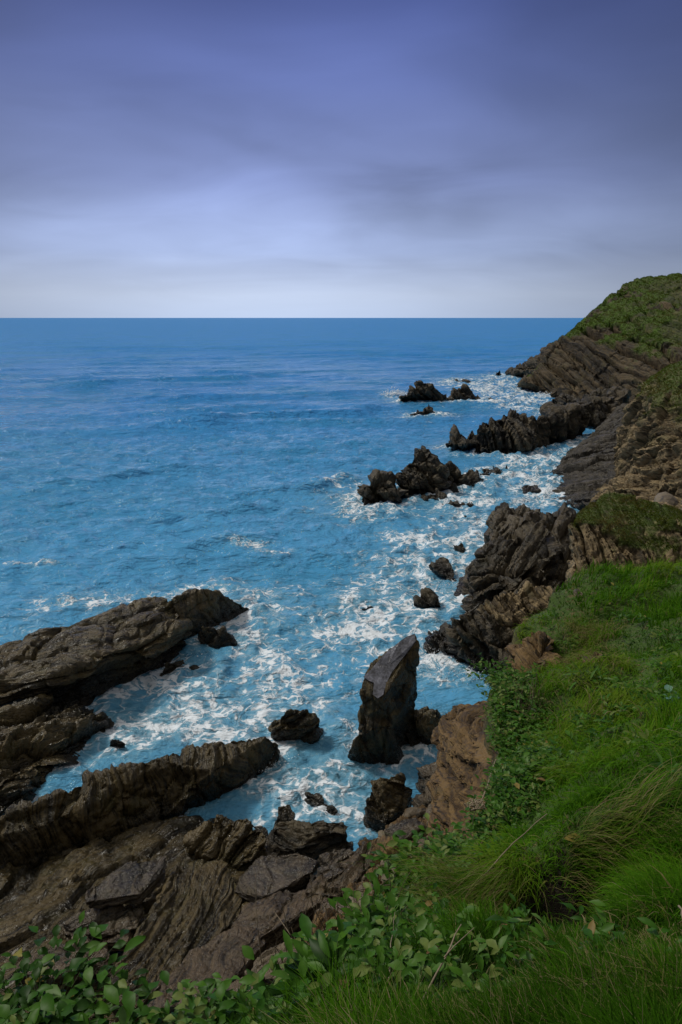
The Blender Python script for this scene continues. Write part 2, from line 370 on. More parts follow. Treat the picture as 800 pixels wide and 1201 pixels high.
rock('rock', 'low flat rock awash in the foam beside the black level slab',
     [{'p': [(357, 930, .28), (372, 931, .28), (399, 950, .22), (392, 957, .12), (368, 945, .15)], 'thick': .6}], .036, M_DARK, bed=(-.4, .4, .8), h=.15, lf=(.7, .06))
rock('rock', 'small mossy rock against the black level slab at the edge of the water',
     [{'p': [(326, 945, .6), (339, 943, .6), (347, 951, .5), (344, 967, .3), (318, 967, .3)], 'thick': .9}], .036, M_OLIVE, h=.15, lf=(.7, .07))
for lab, pix, m_ in (('thin dark slab lying across the gap beside the pale rubble ledge', [(452, 972, 1.3), (486, 958, 1.3), (498, 968, 1.4), (470, 984, 1.4)], 'S'),
        ('wedge of brown slab below the steep purple grey slab', [(486, 985, 1.7), (512, 972, 1.8), (522, 986, 1.9), (498, 1000, 1.9)], 'B'),
        ('square tan block resting on the pale rubble ledge', [(440, 1000, 1.7), (466, 990, 1.8), (474, 1004, 1.9), (450, 1016, 1.9)], 'T'),
        ('split slab leaning behind the flat-topped blue grey boulder', [(372, 1018, 1.3), (400, 1008, 1.35), (408, 1018, 1.4), (384, 1032, 1.4)], 'S'),
        ('flat brown slab under the brambly edge beside the brown sloping slab', [(368, 1066, 1.6), (396, 1054, 1.7), (410, 1066, 1.8), (378, 1088, 1.8)], 'B'),
        ('rough tan slab below the foot of the reddish slab', [(250, 1168, 2.2), (288, 1146, 2.1), (300, 1164, 2.3), (262, 1192, 2.3)], 'B')):
    rock('rock_slab', lab, [{'p': pix, 'thick': .4}], .032, {'S': M_SLATE, 'B': M_BROWN, 'T': M_STONE}[m_], bed=(-.2, .2, 1), h=.14, amp=.35, lf=(.8, .07), asp=7)
# --- standing slab and neighbours
_a, _b, _c = PY(424, 797, 19.45), PY(474, 745, 20.15), PY(449, 820, 18.85); _n = np.cross(_b-_a, _c-_a)
def onp(px, py):
    d_ = ray(px, py); o_ = np.array((0, 0, CAMH)); t_ = ((_a-o_)@_n)/(d_@_n); return (o_+d_*t_)
FACE = ((427, 795), (434, 787), (442, 778), (451, 769), (460, 760), (468, 753), (477, 747), (487, 744), (487, 752), (476, 768), (465, 782), (458, 792), (453, 802), (450, 816), (444, 819), (438, 815), (438, 801), (432, 798))
_nn = np.cross(_b-_a, _c-_a); _nn = _nn/np.linalg.norm(_nn)*np.sign(_nn[2])
rock('standing_rock', 'tall leaning slab with a smooth wet blue face standing in the water',
     [[*[onp(*p)-_nn*.01 for p in FACE], onp(489, 744), onp(491, 765)-_nn*.3, (427, 796, 0, 19.5), (422, 810, 0, 19.3), (424, 834, 0, 19.2), (441, 771, 0, 19.85), (491, 780, 0, 20.2), (486, 808, 0, 20.0), (470, 838, 0, 19.6), (463, 856, 0, 19.3), (430, 850, 0, 19.05), (449, 820, 0, 18.85), (457, 806, 0, 19.0)],
      [(428, 840, 0, 19.1), (463, 850, 0, 19.3), (455, 852, 0, 18.8), (436, 856, 0, 18.8), (416, 866, 0, 19.0), (410, 882, 0, 19.0), (413, 898), (444, 910), (472, 912), (480, 902), (468, 878, 0, 19.0)]],
     .042, M_OLIVE, bed=(.75, -.35, .15), h=.35, amp=.16, lf=(1.8, .10), back=.8, flat=(_a, _nn))
stand = [o_ for o_ in COL.objects if o_.name.startswith('standing_rock')][0]
fp = np.array([onp(*p) for p in FACE])
m_ = len(fp); up_ = fp+_nn*.06+np.random.default_rng(4).normal(0, .015, fp.shape); lo_ = fp-_nn*.3; a_ = np.arange(m_); b_ = (a_+1) % m_; ce_ = (up_).mean(0)[None]
V_ = np.concatenate([up_, lo_, ce_])-np.array(stand.location)
wf = mesh_np('wet_face', V_, [np.stack([a_, b_, np.full(m_, 2*m_)], 1), np.stack([a_, a_+m_, b_+m_, b_], 1)], None, stand, False)
g = NT('wet_smooth_stone'); P = g.pos(); nz_ = g.noise(P, 2.2, 5, .6); n2_ = g.noise(P, 14.0, 5, .6)
cc = g.ramp(g.math('ADD', g.math('MULTIPLY', nz_, .6), g.math('MULTIPLY', n2_, .4)), [(.40, (.026, .026, .032)), (.52, (.105, .108, .135)), (.64, (.23, .235, .29))])
bb = g.n('Bump', {'Strength': .6, 'Distance': .06, 'Height': g.math('ADD', nz_, g.math('MULTIPLY', n2_, .3))}).outputs[0]
wf.data.materials.append(g.done(g.n('BsdfPrincipled', {'Base Color': cc, 'Roughness': .22, 'Normal': bb, 'Coat Weight': .6, 'Coat Roughness': .1}).outputs[0]))
rock('rock', 'squat dark rock in the gap between the leaning slab and the earth cliff',
     [[(480, 833, 0, 20.4), (500, 829, 0, 20.6), (515, 838, 0, 20.6), (518, 870, 0, 20.2), (508, 894), (484, 891), (475, 860, 0, 20.0), (495, 850, 0, 19.9)]],
     .042, M_OLIVE, bed=(.6, -.3, .4), h=.3, lf=(1.1, .12), back=.9)
# --- the dark crag of the mainland
rock('rock_buttress', 'lower brown buttress of the dark crag dropping sheer into the foam',
     [[(530, 738, 0, 26), (548, 714, 0, 26.5), (575, 720, 0, 26.4), (600, 738, 0, 26.2), (645, 735, 0, 26.5), (527, 768), (537, 786), (562, 798), (600, 808), (660, 815), (565, 750, 0, 25.3)],
      [(503, 751, 0, 27.2), (520, 741, 0, 27.4), (542, 736, 0, 27.4), (548, 770, 0, 26.3), (500, 767), (520, 777)]],
     .075, M_DARK, bed=(.8, .15, .5), h=.4, amp=.55, lf=(1.8, .32), back=2.5)
rock('rock_ledge', 'tan topped ledge jutting from the middle of the dark crag',
     [[(562, 708, 0, 27), (578, 697, 0, 27.5), (642, 683, 0, 29), (660, 700, 0, 28), (582, 726, 0, 26.2), (650, 745, 0, 26.5), (640, 790, 0, 26), (600, 770, 0, 26)]],
     .075, M_CLIFF, bed=(.8, .15, .5), h=.35, amp=.5, lf=(1.5, .22), back=3)
rock('rock_crag', 'big dark crag with slanting blade-like layers above the surf',
     [[(540, 692), (534, 722), (549, 668, 0, 32.5), (562, 642, 0, 33.5), (586, 626, 0, 34.5), (600, 660, 0, 32), (620, 606, 0, 36), (652, 596, 0, 37), (700, 600, 0, 36), (720, 690, 0, 30), (600, 706, 0, 30), (550, 722, 0, 30.5)],
      [(580, 606, 0, 38), (590, 593, 0, 39), (612, 596, 0, 39), (640, 600, 0, 38), (567, 638), (575, 646, 0, 35), (640, 640, 0, 35)],
      [(560, 640, 0, 33.2), (575, 650, 0, 32.5), (600, 628, 0, 33.4), (640, 608, 0, 34.5), (650, 650, 0, 31.5), (590, 690, 0, 30.2), (550, 700, 0, 31)]],
     .08, M_DARK, bed=(-.66, .15, .72), h=.5, amp=.85, lf=(2.6, .36), back=3)
for lab, H, L in (
    ('pyramid-shaped rock with a pale flank between the leaning slab and the dark crag', [(484, 708, 0, 31.2), (499, 691, 0, 31.8), (508, 692, 0, 31.8), (518, 710, 0, 31.2), (486, 714), (496, 723), (518, 715)], .12),
    ('wave-washed dark rock with white runnels of water, seaward of the dark crag', [(502, 662, 0, 36), (520, 655, 0, 37), (532, 668, 0, 36), (535, 684, 0, 35), (500, 673), (515, 682), (538, 692)], .22),
    ('small upright rock just above the wave-washed rock with white runnels', [(533, 640, 0, 40), (541, 634, 0, 40.5), (549, 645, 0, 40), (534, 655), (548, 660)], .15),
    ('low tawny rock in the channel between the jagged island and the dark crag', [(538, 613, 0, 46.8), (550, 603, 0, 47.5), (561, 606, 0, 47.5), (540, 621), (558, 618)], .15),
    ('tiny rock tip barely breaking the water in the middle of the cove', [(424, 714, .15), (434, 711, .3), (443, 713, .15), (442, 717), (426, 718)], .06),
    ('little round rock close off the top of the dark crag', [(562, 588, 0, 53), (568, 585, 0, 53), (573, 589, 0, 53), (562, 592), (573, 593)], .08)):
    rock('sea_rock', lab, [H], .06, M_DARK, bed=(.6, .2, .6), h=.3, amp=.5, lf=(1.2, L), back=.9)
# --- jagged island
rock('rock_island', 'jagged rocky island with a tall broken summit in the middle of the bay',
     [[(420, 580, 0, 50.5), (433, 562, 0, 51.5), (447, 559, 0, 52.5), (458, 567, 0, 52), (478, 575, 0, 51), (422, 597), (446, 601), (478, 592)],
      [(468, 556, 0, 53), (480, 541, 0, 54), (487, 530, 0, 55), (500, 527, 0, 55.5), (512, 537, 0, 55.5), (520, 560, 0, 54), (500, 572, 0, 53), (465, 592), (510, 590)],
      [(505, 540, 0, 56), (525, 541, 0, 57), (548, 549, 0, 58), (562, 556, 0, 58.5), (566, 568, 0, 57), (540, 572, 0, 56.5), (505, 588), (545, 580), (570, 573)],
      [(560, 556, 0, 60), (575, 556, 0, 61), (592, 553, 0, 61.5), (610, 556), (570, 566)]],
     .10, M_DARK, bed=(.75, .1, .55), h=.6, amp=.85, lf=(2.4, .55), back=2.5)
rock('sea_rock', 'chain of low dark lumps trailing off the near end of the jagged island',
     [[(497, 583, 0, 52), (512, 574, 0, 53), (522, 584, 0, 52), (500, 596), (520, 599)],
      [(518, 590, 0, 50.5), (540, 593, 0, 50.5), (560, 590, 0, 51), (569, 592, 0, 50.5), (525, 601), (568, 602)]],
     .08, M_DARK, bed=(.75, .1, .55), h=.4, amp=.7, lf=(1.4, .25), back=1.2)
# --- ridge with sea arch
rock('rock_ridge', 'dark rock ridge with ochre stains ending in a sea arch against the mainland',
     [[(525, 522, 0, 73), (534, 507, 0, 74), (556, 500, 0, 74), (562, 520, 0, 71), (526, 529), (556, 532)],
      [(556, 500, 0, 72), (575, 492, 0, 73), (590, 483, 0, 74), (607, 480, 0, 75), (622, 490, 0, 74), (628, 510, 0, 71), (555, 539), (600, 541), (628, 536)],
      [(618, 492, 0, 74), (640, 485, 0, 77), (660, 478, 0, 79), (680, 480, 0, 79), (675, 505, 0, 77), (620, 534), (650, 523), (668, 517)],
      {'p': [(640, 484, 0, 78), (690, 470, 0, 83), (735, 462, 0, 86), (735, 492, 0, 84), (708, 500, 0, 82), (690, 503, 0, 80), (660, 505, 0, 79)], 'zlow': 99, 'back': 5}],
     .14, M_FAR, bed=(.93, .15, .22), h=.9, amp=.75, lf=(3.5, .5), back=3)
rock('boulder_pile', 'jumble of grey rocks heaped behind the sea arch at the foot of the far headland',
     [[(645, 476, 0, 98), (660, 466, 0, 100), (690, 468, 0, 98), (650, 482), (690, 484)],
      [(680, 466, 0, 96), (705, 458, 0, 98), (735, 455, 0, 98), (740, 480, 0, 92), (680, 486), (735, 490)]],
     .17, M_FAR, bed=(.6, .3, .6), h=.9, amp=.8, lf=(2.5, .7), back=4)
# --- tilted slab
rock('rock_slab', 'broad dark tilted rock face sliding into the white channel below the brown cliff',
     [[(626, 573), (643, 593), (690, 600, 0, 47), (690, 520), (708, 508), (745, 492, 0, 70), (775, 455, 0, 76), (775, 540, 0, 52), (775, 605, 0, 45), (712, 500, 0, 78), (735, 475, 0, 80)]],
     .10, M_SMOOTH, bed=(-.62, -.25, .55), h=.42, amp=.8, lf=(3, .34), asp=9, warp=.6, back=6)
rock('stone', 'flat pale wet rock at the waterline beside the tilted rock face',
     [{'p': [(612, 570, .5), (630, 568, .6), (636, 574, .5), (614, 578, .3)], 'thick': 1.0}], .08, M_SMOOTH, h=.3, lf=(1, .1), cat='stone')

def noise2(co, sc, seed): return fbm(co/sc, seed, 4, .6)
def turf_cliff(co, no, seed):
    zt = sstep(6.0, 9.5, co[:, 2]+1.5*noise2(co, 3, seed)); return zt*sstep(.25, .6, no[:, 2]+.4*noise2(co, 1.5, seed+3))
cliff = rock('cliff', 'crumbling brown cliff with pale weathered crust and mossy top above the tilted rock face',
     [[(740, 480, 0, 54), (748, 455, 0, 55), (772, 433, 0, 54), (800, 422, 0, 52), (900, 400, 0, 50), (1250, 380, 0, 50), (752, 520, 0, 50), (770, 500, 0, 47), (800, 520, 0, 44), (735, 560, 0, 49), (715, 598, 0, 46), (800, 612, 0, 40), (900, 560, 0, 40), (1250, 560, 0, 40)],
      [(700, 590, 0, 48), (730, 570, 0, 47), (770, 560, 0, 44), (790, 620, 0, 39), (700, 640, 0, 42)]],
     .11, M_CLIFF, bed=(.8, .5, .25), h=.40, amp=.6, lf=(2.2, .5), back=14, cat='cliff', turf=turf_cliff)
def turf_mound(co, no, seed):
    a = sstep(.62, .82, no[:, 2]+.2*noise2(co, .7, seed)); return a*sstep(6.5, 7.0, co[:, 2]+.5*noise2(co, .6, seed+2))
mound = rock('rock_outcrop', 'pale layered outcrop with a mossy green cap behind the grass bank',
     [[(713, 577, 0, 24), (724, 583, 0, 24), (676, 600, 0, 22.8), (666, 612, 0, 22.4), (690, 612, 0, 21.9), (745, 652, 0, 20.9), (667, 652, 0, 21.6), (672, 700, 0, 20.6), (760, 612, 0, 23.6), (800, 628, 0, 23.2), (800, 664, 0, 20.6), (1000, 640, 0, 22), (740, 700, 0, 20.4), (1000, 720, 0, 19.5), (800, 710, 0, 19.8)]],
     .06, M_CLIFF, bed=(.85, -.2, .40), h=.26, amp=.55, lf=(1.8, .17), back=4, warp=.8, turf=turf_mound, cat='rock outcrop')
saddle = rock('rubble_slope', 'slope of tumbled pale rubble between the outcrop and the brown cliff',
     [[(740, 606, 0, 30), (765, 592, 0, 32), (800, 585, 0, 33), (1000, 575, 0, 33), (1000, 640, 0, 24), (770, 640, 0, 24), (800, 650, 0, 23), (735, 630, 0, 27)]],
     .10, M_CLIFF, bed=(.3, .3, .8), h=.4, amp=.7, lf=(1.3, .3), back=8, cat='slope')
def turf_head(co, no, seed):
    x = co[:, 0]; z = co[:, 2]
    n1 = noise2(co, 9, seed); n2 = noise2(co, 3, seed+4)
    f = sstep(8.5, 11.5, z+3.5*n1+2.0*n2-sstep(56, 76, x)*4)
    f = f*(1-.7*sstep(54, 64, x+9*n2+5*n1)*sstep(22.3, 20, z+1.5*n2))
    return f*sstep(.20, .50, no[:, 2]+.45*n2+.50*n1-.14)
head = rock('headland', 'far headland with green turf over dark slanted strata rising above the horizon',
     [[(607, 458), (616, 445, 0, 134), (632, 424, 0, 136), (648, 408, 0, 138), (660, 400, 0, 140), (668, 388, 0, 141), (686, 371, 0, 143), (702, 356, 0, 145), (720, 343, 0, 147), (735, 332, 0, 148), (690, 420, 0, 128), (720, 410, 0, 125), (660, 440, 0, 127), (640, 467), (682, 474), (735, 472, 0, 112), (760, 400, 0, 122), (770, 350, 0, 138)],
      [(720, 343, 0, 147), (747, 326, 0, 150), (775, 323, 0, 152), (800, 323, 0, 154), (900, 318, 0, 158), (1200, 300, 0, 165), (760, 360, 0, 138), (740, 420, 0, 120), (735, 472, 0, 110), (800, 470, 0, 100), (1200, 440, 0, 100), (820, 400, 0, 116), (1200, 340, 0, 130)],
      [(605, 457), (612, 446, 0, 132), (622, 440, 0, 133), (628, 452, 0, 130), (632, 463)],
      [(640, 462, 0, 122), (655, 452, 0, 123), (680, 452, 0, 122), (692, 470, 0, 117), (648, 472), (690, 478)],
      [(668, 440, 0, 128), (684, 402, 0, 134), (696, 404, 0, 133), (700, 468, 0, 116), (672, 470, 0, 118)]],
     .27, M_HEAD, bed=(.96, .06, .22), h=1.4, amp=.8, lf=(9, .6), back=25, cat='headland', turf=turf_head, warp=.5)
rock('rock_tongue', 'low dark tongue of rock reaching out to sea from the far headland',
     [[(597, 437, 0, 172), (612, 428, 0, 172), (630, 420, 0, 168), (650, 408, 0, 160), (660, 430, 0, 150), (597, 440), (630, 443), (655, 448)]],
     .30, M_FAR, bed=(.7, .2, .6), h=1.2, amp=.7, lf=(4, .9), back=5)
for lab, H in (
    ('largest of the far islets, dark and peaked, with surf breaking at its side', [(470, 466, 0, 116), (478, 457, 0, 117), (486, 455, 0, 117), (493, 447, 0, 118), (500, 450, 0, 118), (515, 457, 0, 117), (526, 464, 0, 117), (470, 471), (490, 475), (527, 471)]),
    ('blunt dome islet next to the largest far islet', [(529, 463, 0, 120), (536, 456, 0, 121), (545, 451, 0, 121), (555, 459, 0, 120), (566, 470, 0, 118), (528, 470), (545, 473), (566, 473)]),
    ('long low islet in front of the largest far islet', [(481, 487, .3), (490, 480, 0, 101.5), (503, 479, 0, 102), (517, 485, .2), (482, 490), (515, 488)]),
    ('small flat islet beside the blunt dome islet on its landward side', [(570, 469, .4), (578, 466, .8), (587, 470, .3), (571, 471), (587, 473)]),
    ('pebble-like islet squeezed between the two peaked far islets', [(524, 468, .6), (529, 464, .9), (534, 468, .6), (524, 472), (534, 473)]),
    ('thin islet like a dark streak beyond the blunt dome islet', [(536, 447, .3), (543, 446, .5), (553, 448, .3), (537, 449), (553, 450)]),
    ('farthest islet, a speck off the low rock tongue', [(580, 440, .3), (585, 438.5, .6), (590, 440, .3), (580, 441), (590, 441.3)])):
    rock('sea_islet', lab, [H], .16, M_FAR, bed=(.7, .1, .6), h=.8, amp=.8, lf=(3, .45), back=2, cat='islet')
# --- brown earth cliff under the grass edge
rock('earth_cliff', 'rusty brown earth cliff crumbling away under the grass edge',
     [[(515, 838, 0, 11.8), (528, 824, 0, 12.0), (560, 816, 0, 12.2), (610, 820, 0, 12.4), (514, 866, 0, 11.6), (522, 893, 0, 11.6), (560, 860, 0, 11.0), (575, 900, 0, 10.8), (598, 850, 0, 8.3), (604, 900, 0, 7.3), (620, 900, 0, 11), (540, 908, 0, 11.4)],
      [(530, 900, 0, 11.7), (524, 916, 0, 11.9), (530, 935, 0, 11.8), (531, 985, 0, 11.7), (560, 900, 0, 11.2), (620, 890, 0, 11.2), (602, 930, 0, 6.9), (596, 985, 0, 6.5), (545, 1010, 0, 11.4), (600, 1050, 0, 11.4)]],
     .038, M_EARTH, bed=(-.35, .1, 1), h=.30, amp=.8, lf=(1.3, .15), asp=11, warp=.8, back=3, cat='cliff')

# ------------------------------------------------------------------ grass bank (terrain)
EDGE = [(-420, 1190, 3.4), (-60, 1215, 3.1), (70, 1215, 3.0), (140, 1255, 2.9), (200, 1252, 2.85), (290, 1210, 3.0), (350, 1170, 3.35), (420, 1112, 4.05), (480, 1060, 4.9), (545, 1006, 6.1),
        (592, 930, 7.6), (586, 860, 9.0), (580, 806, 10.4), (605, 756, 11.6), (632, 706, 12.8), (670, 678, 14.0), (735, 672, 15.0), (810, 670, 15.6)]
INNER = [(700, 1201, 1.95), (400, 1201, 2.5), (800, 1100, 2.4), (560, 1100, 3.2), (640, 1050, 3.9), (800, 950, 4.2), (700, 900, 6.2), (800, 800, 7.6), (700, 800, 8.6), (800, 720, 11), (700, 720, 11.8), (100, 1270, 2.6), (250, 1265, 2.45), (640, 900, 7.0), (640, 800, 9.4)]
EW = np.array([PT(*e) for e in EDGE]); IW = np.array([PT(*e) for e in INNER])
EXTRA = np.array([(0, -1.5, 12.45), (3, -1.5, 12.7), (-3, -1.5, 12.0), (6, 2, 12.6), (9, 8, 11.8), (14, 14, 10.6), (20, 4, 13.2), (8, -10, 13.6), (-8, -8, 12.2), (25, -15, 14.5), (16, 20, 8.5), (30, 25, 9)])
CT = np.concatenate([EW, IW, EXTRA])
def _tps(r): return np.where(r > 1e-9, r*r*np.log(np.maximum(r, 1e-9)), 0)
_A = CT[:, :2]; _K = _tps(np.linalg.norm(_A[:, None]-_A[None], axis=2))+np.eye(len(_A))*.02
_Pm = np.concatenate([np.ones((len(_A), 1)), _A], 1)
_S = np.block([[_K, _Pm], [_Pm.T, np.zeros((3, 3))]]); _W = np.linalg.solve(_S, np.concatenate([CT[:, 2], np.zeros(3)]))
def tps(xy):
    out = np.empty(len(xy))
    for a in range(0, len(xy), 50000):
        b = xy[a:a+50000]; r = np.linalg.norm(b[:, None]-_A[None], axis=2)
        out[a:a+50000] = _tps(r)@_W[:len(_A)]+_W[-3]+b@_W[-2:]
    return out
POLY = np.concatenate([EW[:, :2], np.array([(16, 17), (30, 20), (70, 24), (70, -50), (-60, -50), (-30, -14), (-9, -1.2)])])
def poly_sd(xy):              # signed distance, positive inside
    d = np.full(len(xy), 1e9); ins = np.zeros(len(xy), bool)
    n = len(POLY)
    for i in range(n):
        a, b = POLY[i], POLY[(i+1) % n]; ab = b-a
        t = np.clip(((xy-a)@ab)/(ab@ab), 0, 1); d = np.minimum(d, np.linalg.norm(xy-(a+t[:, None]*ab), axis=1))
        c = ((a[1] > xy[:, 1]) != (b[1] > xy[:, 1]))
        with np.errstate(divide='ignore', invalid='ignore'):
            xi = (b[0]-a[0])*(xy[:, 1]-a[1])/(b[1]-a[1])+a[0]
        ins ^= c & (xy[:, 0] < xi)
    return np.where(ins, d, -d)
HOLLOW = PT(652, 1032, 4.0)
HOLES = [(HOLLOW, .38, .95), (PT(630, 766, 11.0), .55, .95), (PT(690, 775, 9.8), .30, .28)]
def bank_z(xy):
    z = np.clip(tps(xy), 4, 15)
    p3 = np.concatenate([xy, np.zeros((len(xy), 1))], 1)
    z = z+.20*fbm(p3/1.6, 401, 3)*sstep(1.0, 7, np.linalg.norm(xy, axis=1))+.085*fbm(p3/.42, 402, 2)*sstep(1.5, 5, np.linalg.norm(xy, axis=1))
    for c, r, dep in HOLES:
        z = z-dep*np.exp(-(((xy-c[:2])**2).sum(1))/(r*r))
    e_ = xy-HOLLOW[:2]
    z = z+.22*np.exp(-(e_[:, 0]/.75)**2-((e_[:, 1]-.55)/.42)**2)-.26*np.exp(-(e_[:, 0]/.5)**2-((e_[:, 1]+.50)/.36)**2)
    return z
def axis(a, fine0, fine1, b, st, k):
    o = list(np.arange(fine0, fine1, st)); s = st
    x = fine0
    while x > a: s *= k; x -= s; o.insert(0, x)
    x = o[-1]; s = st
    while x < b: s *= k; x += s; o.append(x)
    return np.array(o)
ax = axis(-60, -3.2, 8.0, 70, .055, 1.10); ay = axis(-50, .8, 15.5, 26, .055, 1.10)
gx, gy = np.meshgrid(ax, ay); XY = np.stack([gx.ravel(), gy.ravel()], 1)
sd = poly_sd(XY)
p3 = np.concatenate([XY, np.zeros((len(XY), 1))], 1)
sd2 = sd+.18*fbm(p3/.8, 77, 3)
Z = bank_z(XY); under = np.maximum(-sd2, 0)
Z = np.where(under > 0, Z-under*5.5-.25*sstep(0, .15, under), Z)
Z = np.maximum(Z, -2.0)
nx, ny = len(ax), len(ay)
idx = np.arange(nx*ny).reshape(ny, nx)
q = np.stack([idx[:-1, :-1], idx[:-1, 1:], idx[1:, 1:], idx[1:, :-1]], 2).reshape(-1, 4)
zz = Z[q]; keep = zz.max(1) > -1.9; q = q[keep]
BV = np.stack([XY[:, 0], XY[:, 1], Z], 1)
# push the bare cliff face about so that it is not a smooth skirt
cf = sstep(0.05, .5, under)
BV[:, 0] += cf*.25*fbm(BV/.7, 501, 3); BV[:, 1] += cf*.25*fbm(BV/.7, 502, 3)
turfm = sstep(-.12, .1, sd2)
bank = mesh_np('hillside', BV, q, M_EARTH, None, True, {'strata': BV[:, 2]+.3*fbm(BV/1.2, 503, 2), 'cell': fbm(BV/.4, 504, 2)*.5+.5, 'turf': turfm})
tag(bank, None, None, None, 'structure')
bank.data.materials.append(M_SHADE_SOIL)
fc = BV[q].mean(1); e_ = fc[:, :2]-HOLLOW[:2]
bank.data.polygons.foreach_set('material_index', (((e_[:, 0]/.44)**2+((e_[:, 1]-.02)/.46)**2) < 1).astype(np.int32))  # hollow walls get the blackened soil in place of real shade

# land behind the cliffs, out of the frame to the right
mx, my = np.meshgrid(np.linspace(0, 1, 60)**1.6, np.linspace(16, 260, 120))
xb = my*.60+6; X = xb+mx*320
Zm = (5+6*sstep(20, 50, my)+9*sstep(90, 150, my))*sstep(0, .03, mx)+6*mx-1
P3 = np.stack([X.ravel(), my.ravel(), np.zeros(X.size)], 1)
Zm = Zm.ravel()+1.2*fbm(P3/14, 610, 4)
MV = np.stack([X.ravel(), my.ravel(), Zm], 1); i2 = np.arange(X.size).reshape(X.shape)
q2 = np.stack([i2[:-1, :-1], i2[:-1, 1:], i2[1:, 1:], i2[1:, :-1]], 2).reshape(-1, 4)
land = mesh_np('terrain', MV, q2, M_HEAD, None, True, {'strata': MV[:, 2], 'cell': np.full(len(MV), .5), 'turf': np.ones(len(MV))})
tag(land, None, None, None, 'structure')

# ------------------------------------------------------------------ grass
def leaf_mat(name, stops, trans=.25, rough=.5, spec=.35):
    g = NT(name)
    c = g.ramp(g.attr('tone'), stops)
    n = g.noise(g.pos(), 40.0, 2)
    c = g.mix(.5, c, g.ramp(n, [(.3, (.55, .55, .55)), (.7, (1, 1, 1))]), 'MULTIPLY')
    p = g.n('BsdfPrincipled', {'Base Color': c, 'Roughness': rough, 'Specular IOR Level': spec})
    t = g.n('BsdfTranslucent', {'Color': c})
    m = g.n('MixShader', {0: trans, 1: p.outputs[0], 2: t.outputs[0]})
    return g.done(m.outputs[0])
GSTOPS = [(0, (.020, .054, .0015)), (.35, (.052, .158, .003)), (.62, (.112, .29, .006)), (.76, (.18, .28, .020)), (.86, (.26, .22, .085)), (1, (.38, .32, .17))]
M_GRASS = leaf_mat('grass_blade', GSTOPS, .48, .6, .12)
M_TURF = leaf_mat('turf_tuft', [(0, (.032, .058, .003)), (.4, (.070, .120, .006)), (.75, (.125, .160, .014)), (1, (.22, .18, .06))], .3, .7, .1)
M_LEAF = leaf_mat('broad_leaf', [(0, (.011, .046, .002)), (.5, (.032, .112, .005)), (.8, (.066, .175, .010)), (.93, (.105, .20, .045)), (.97, (.30, .25, .05)), (1, (.20, .12, .05))], .3, .48, .22)
M_GLAUC = leaf_mat('waxy_leaf', [(0, (.05, .12, .06)), (1, (.16, .34, .27))], .15, .3, .6)
M_TWIG = leaf_mat('dry_stem', [(0, (.05, .035, .02)), (.6, (.17, .13, .085)), (1, (.33, .27, .19))], .05, .7, .2)

def blades(root, L, W, dirv, bend, tone, nseg=4, up=None):
    """ribbons curving from vertical towards dirv; returns verts, faces, tone"""
    n = len(root); t = np.linspace(0, 1, nseg+1)
    up = np.tile(np.array((0, 0, 1.)), (n, 1)) if up is None else up
    side = np.cross(dirv, up); side /= np.maximum(np.linalg.norm(side, axis=1, keepdims=True), 1e-6)
    V = np.empty((n, nseg+1, 2, 3)); p = root.copy()
    for k in range(nseg+1):
        w = W*(1-t[k]**1.6)*.5+W*.03
        V[:, k, 0] = p-side*w[:, None]; V[:, k, 1] = p+side*w[:, None]
        a = bend*(t[k]+.5/nseg)
        p = p+(up*np.cos(a)[:, None]+dirv*np.sin(a)[:, None])*(L/nseg)[:, None]
    b = np.arange(n)[:, None]*(2*(nseg+1)); k = np.arange(nseg)[None]*2
    F = np.stack([b+k, b+k+1, b+k+3, b+k+2], 2).reshape(-1, 4)
    return V.reshape(-1, 3), F, np.repeat(tone, 2*(nseg+1))
def merge(parts):
    vs, fs, ts = [], [], []; o = 0
    for v, f, t in parts: vs.append(v); fs.append(f+o); ts.append(t); o += len(v)
    return np.concatenate(vs), np.concatenate(fs), np.concatenate(ts)

def scatter(n, seed):
    r = np.random.default_rng(seed)
    R = np.exp(r.uniform(np.log(.9), np.log(17), n)); A = r.uniform(rad(-55), rad(48), n)
    return np.stack([R*np.sin(A), R*np.cos(A)], 1), r
xy, r = scatter(430000, 3)
s_ = poly_sd(xy); p3 = np.concatenate([xy, np.zeros((len(xy), 1))], 1)
s_ = s_+.18*fbm(p3/.8, 77, 3)
keep = s_ > -.05
# leave the hollows open
for c, rr, dep in HOLES:
    e_ = xy-c[:2]; keep &= ((e_[:, 0]/(rr*.95))**2+((e_[:, 1]+.12)/(rr*1.35))**2 > 1) | (r.random(len(xy)) < .05)
lz = (1.15-.85*sstep(2.5, 6.5, xy[:, 1]))*(xy[:, 1] < 9)*sstep(.28, .12, xy[:, 0]/np.maximum(xy[:, 1], .5)-.02*xy[:, 1]); keep &= (s_ > lz) | (r.random(len(xy)) < .13+.6*sstep(.75, 1.0, s_/np.maximum(lz, .05)))
xy = xy[keep]; s_ = s_[keep]; p3 = p3[keep]
z = bank_z(xy); n = len(xy); dist = np.linalg.norm(xy, axis=1)
clump = fbm(p3/.45, 21, 3); lay = fbm(p3/1.7, 22, 2); lay2 = fbm(p3/1.1+7, 23, 2)
ang = rad(-150)+lay*2.4+1.4*clump+r.normal(0, 1.1, n)
dirv = np.stack([np.cos(ang), np.sin(ang), np.full(n, -.15)], 1)
L = (.11+.13*r.random(n)+.22*np.clip(clump, -.6, 1))*(.75+.35*sstep(1.0, 6, dist)); L = np.clip(L*1.06, .06, .5)*(.42+.58*sstep(-.05, .6, s_)+.25*sstep(5, 8, dist)*sstep(.6, 0, s_)); L *= 1-.6*np.exp(-(((xy-HOLLOW[:2]+np.array((0, .5)))/np.array((.5, .35)))**2).sum(1))
W = .0026+.0008*dist; W *= r.uniform(.6, 1.4, n)*np.where(r.random(n) < .07, 2.2, 1)
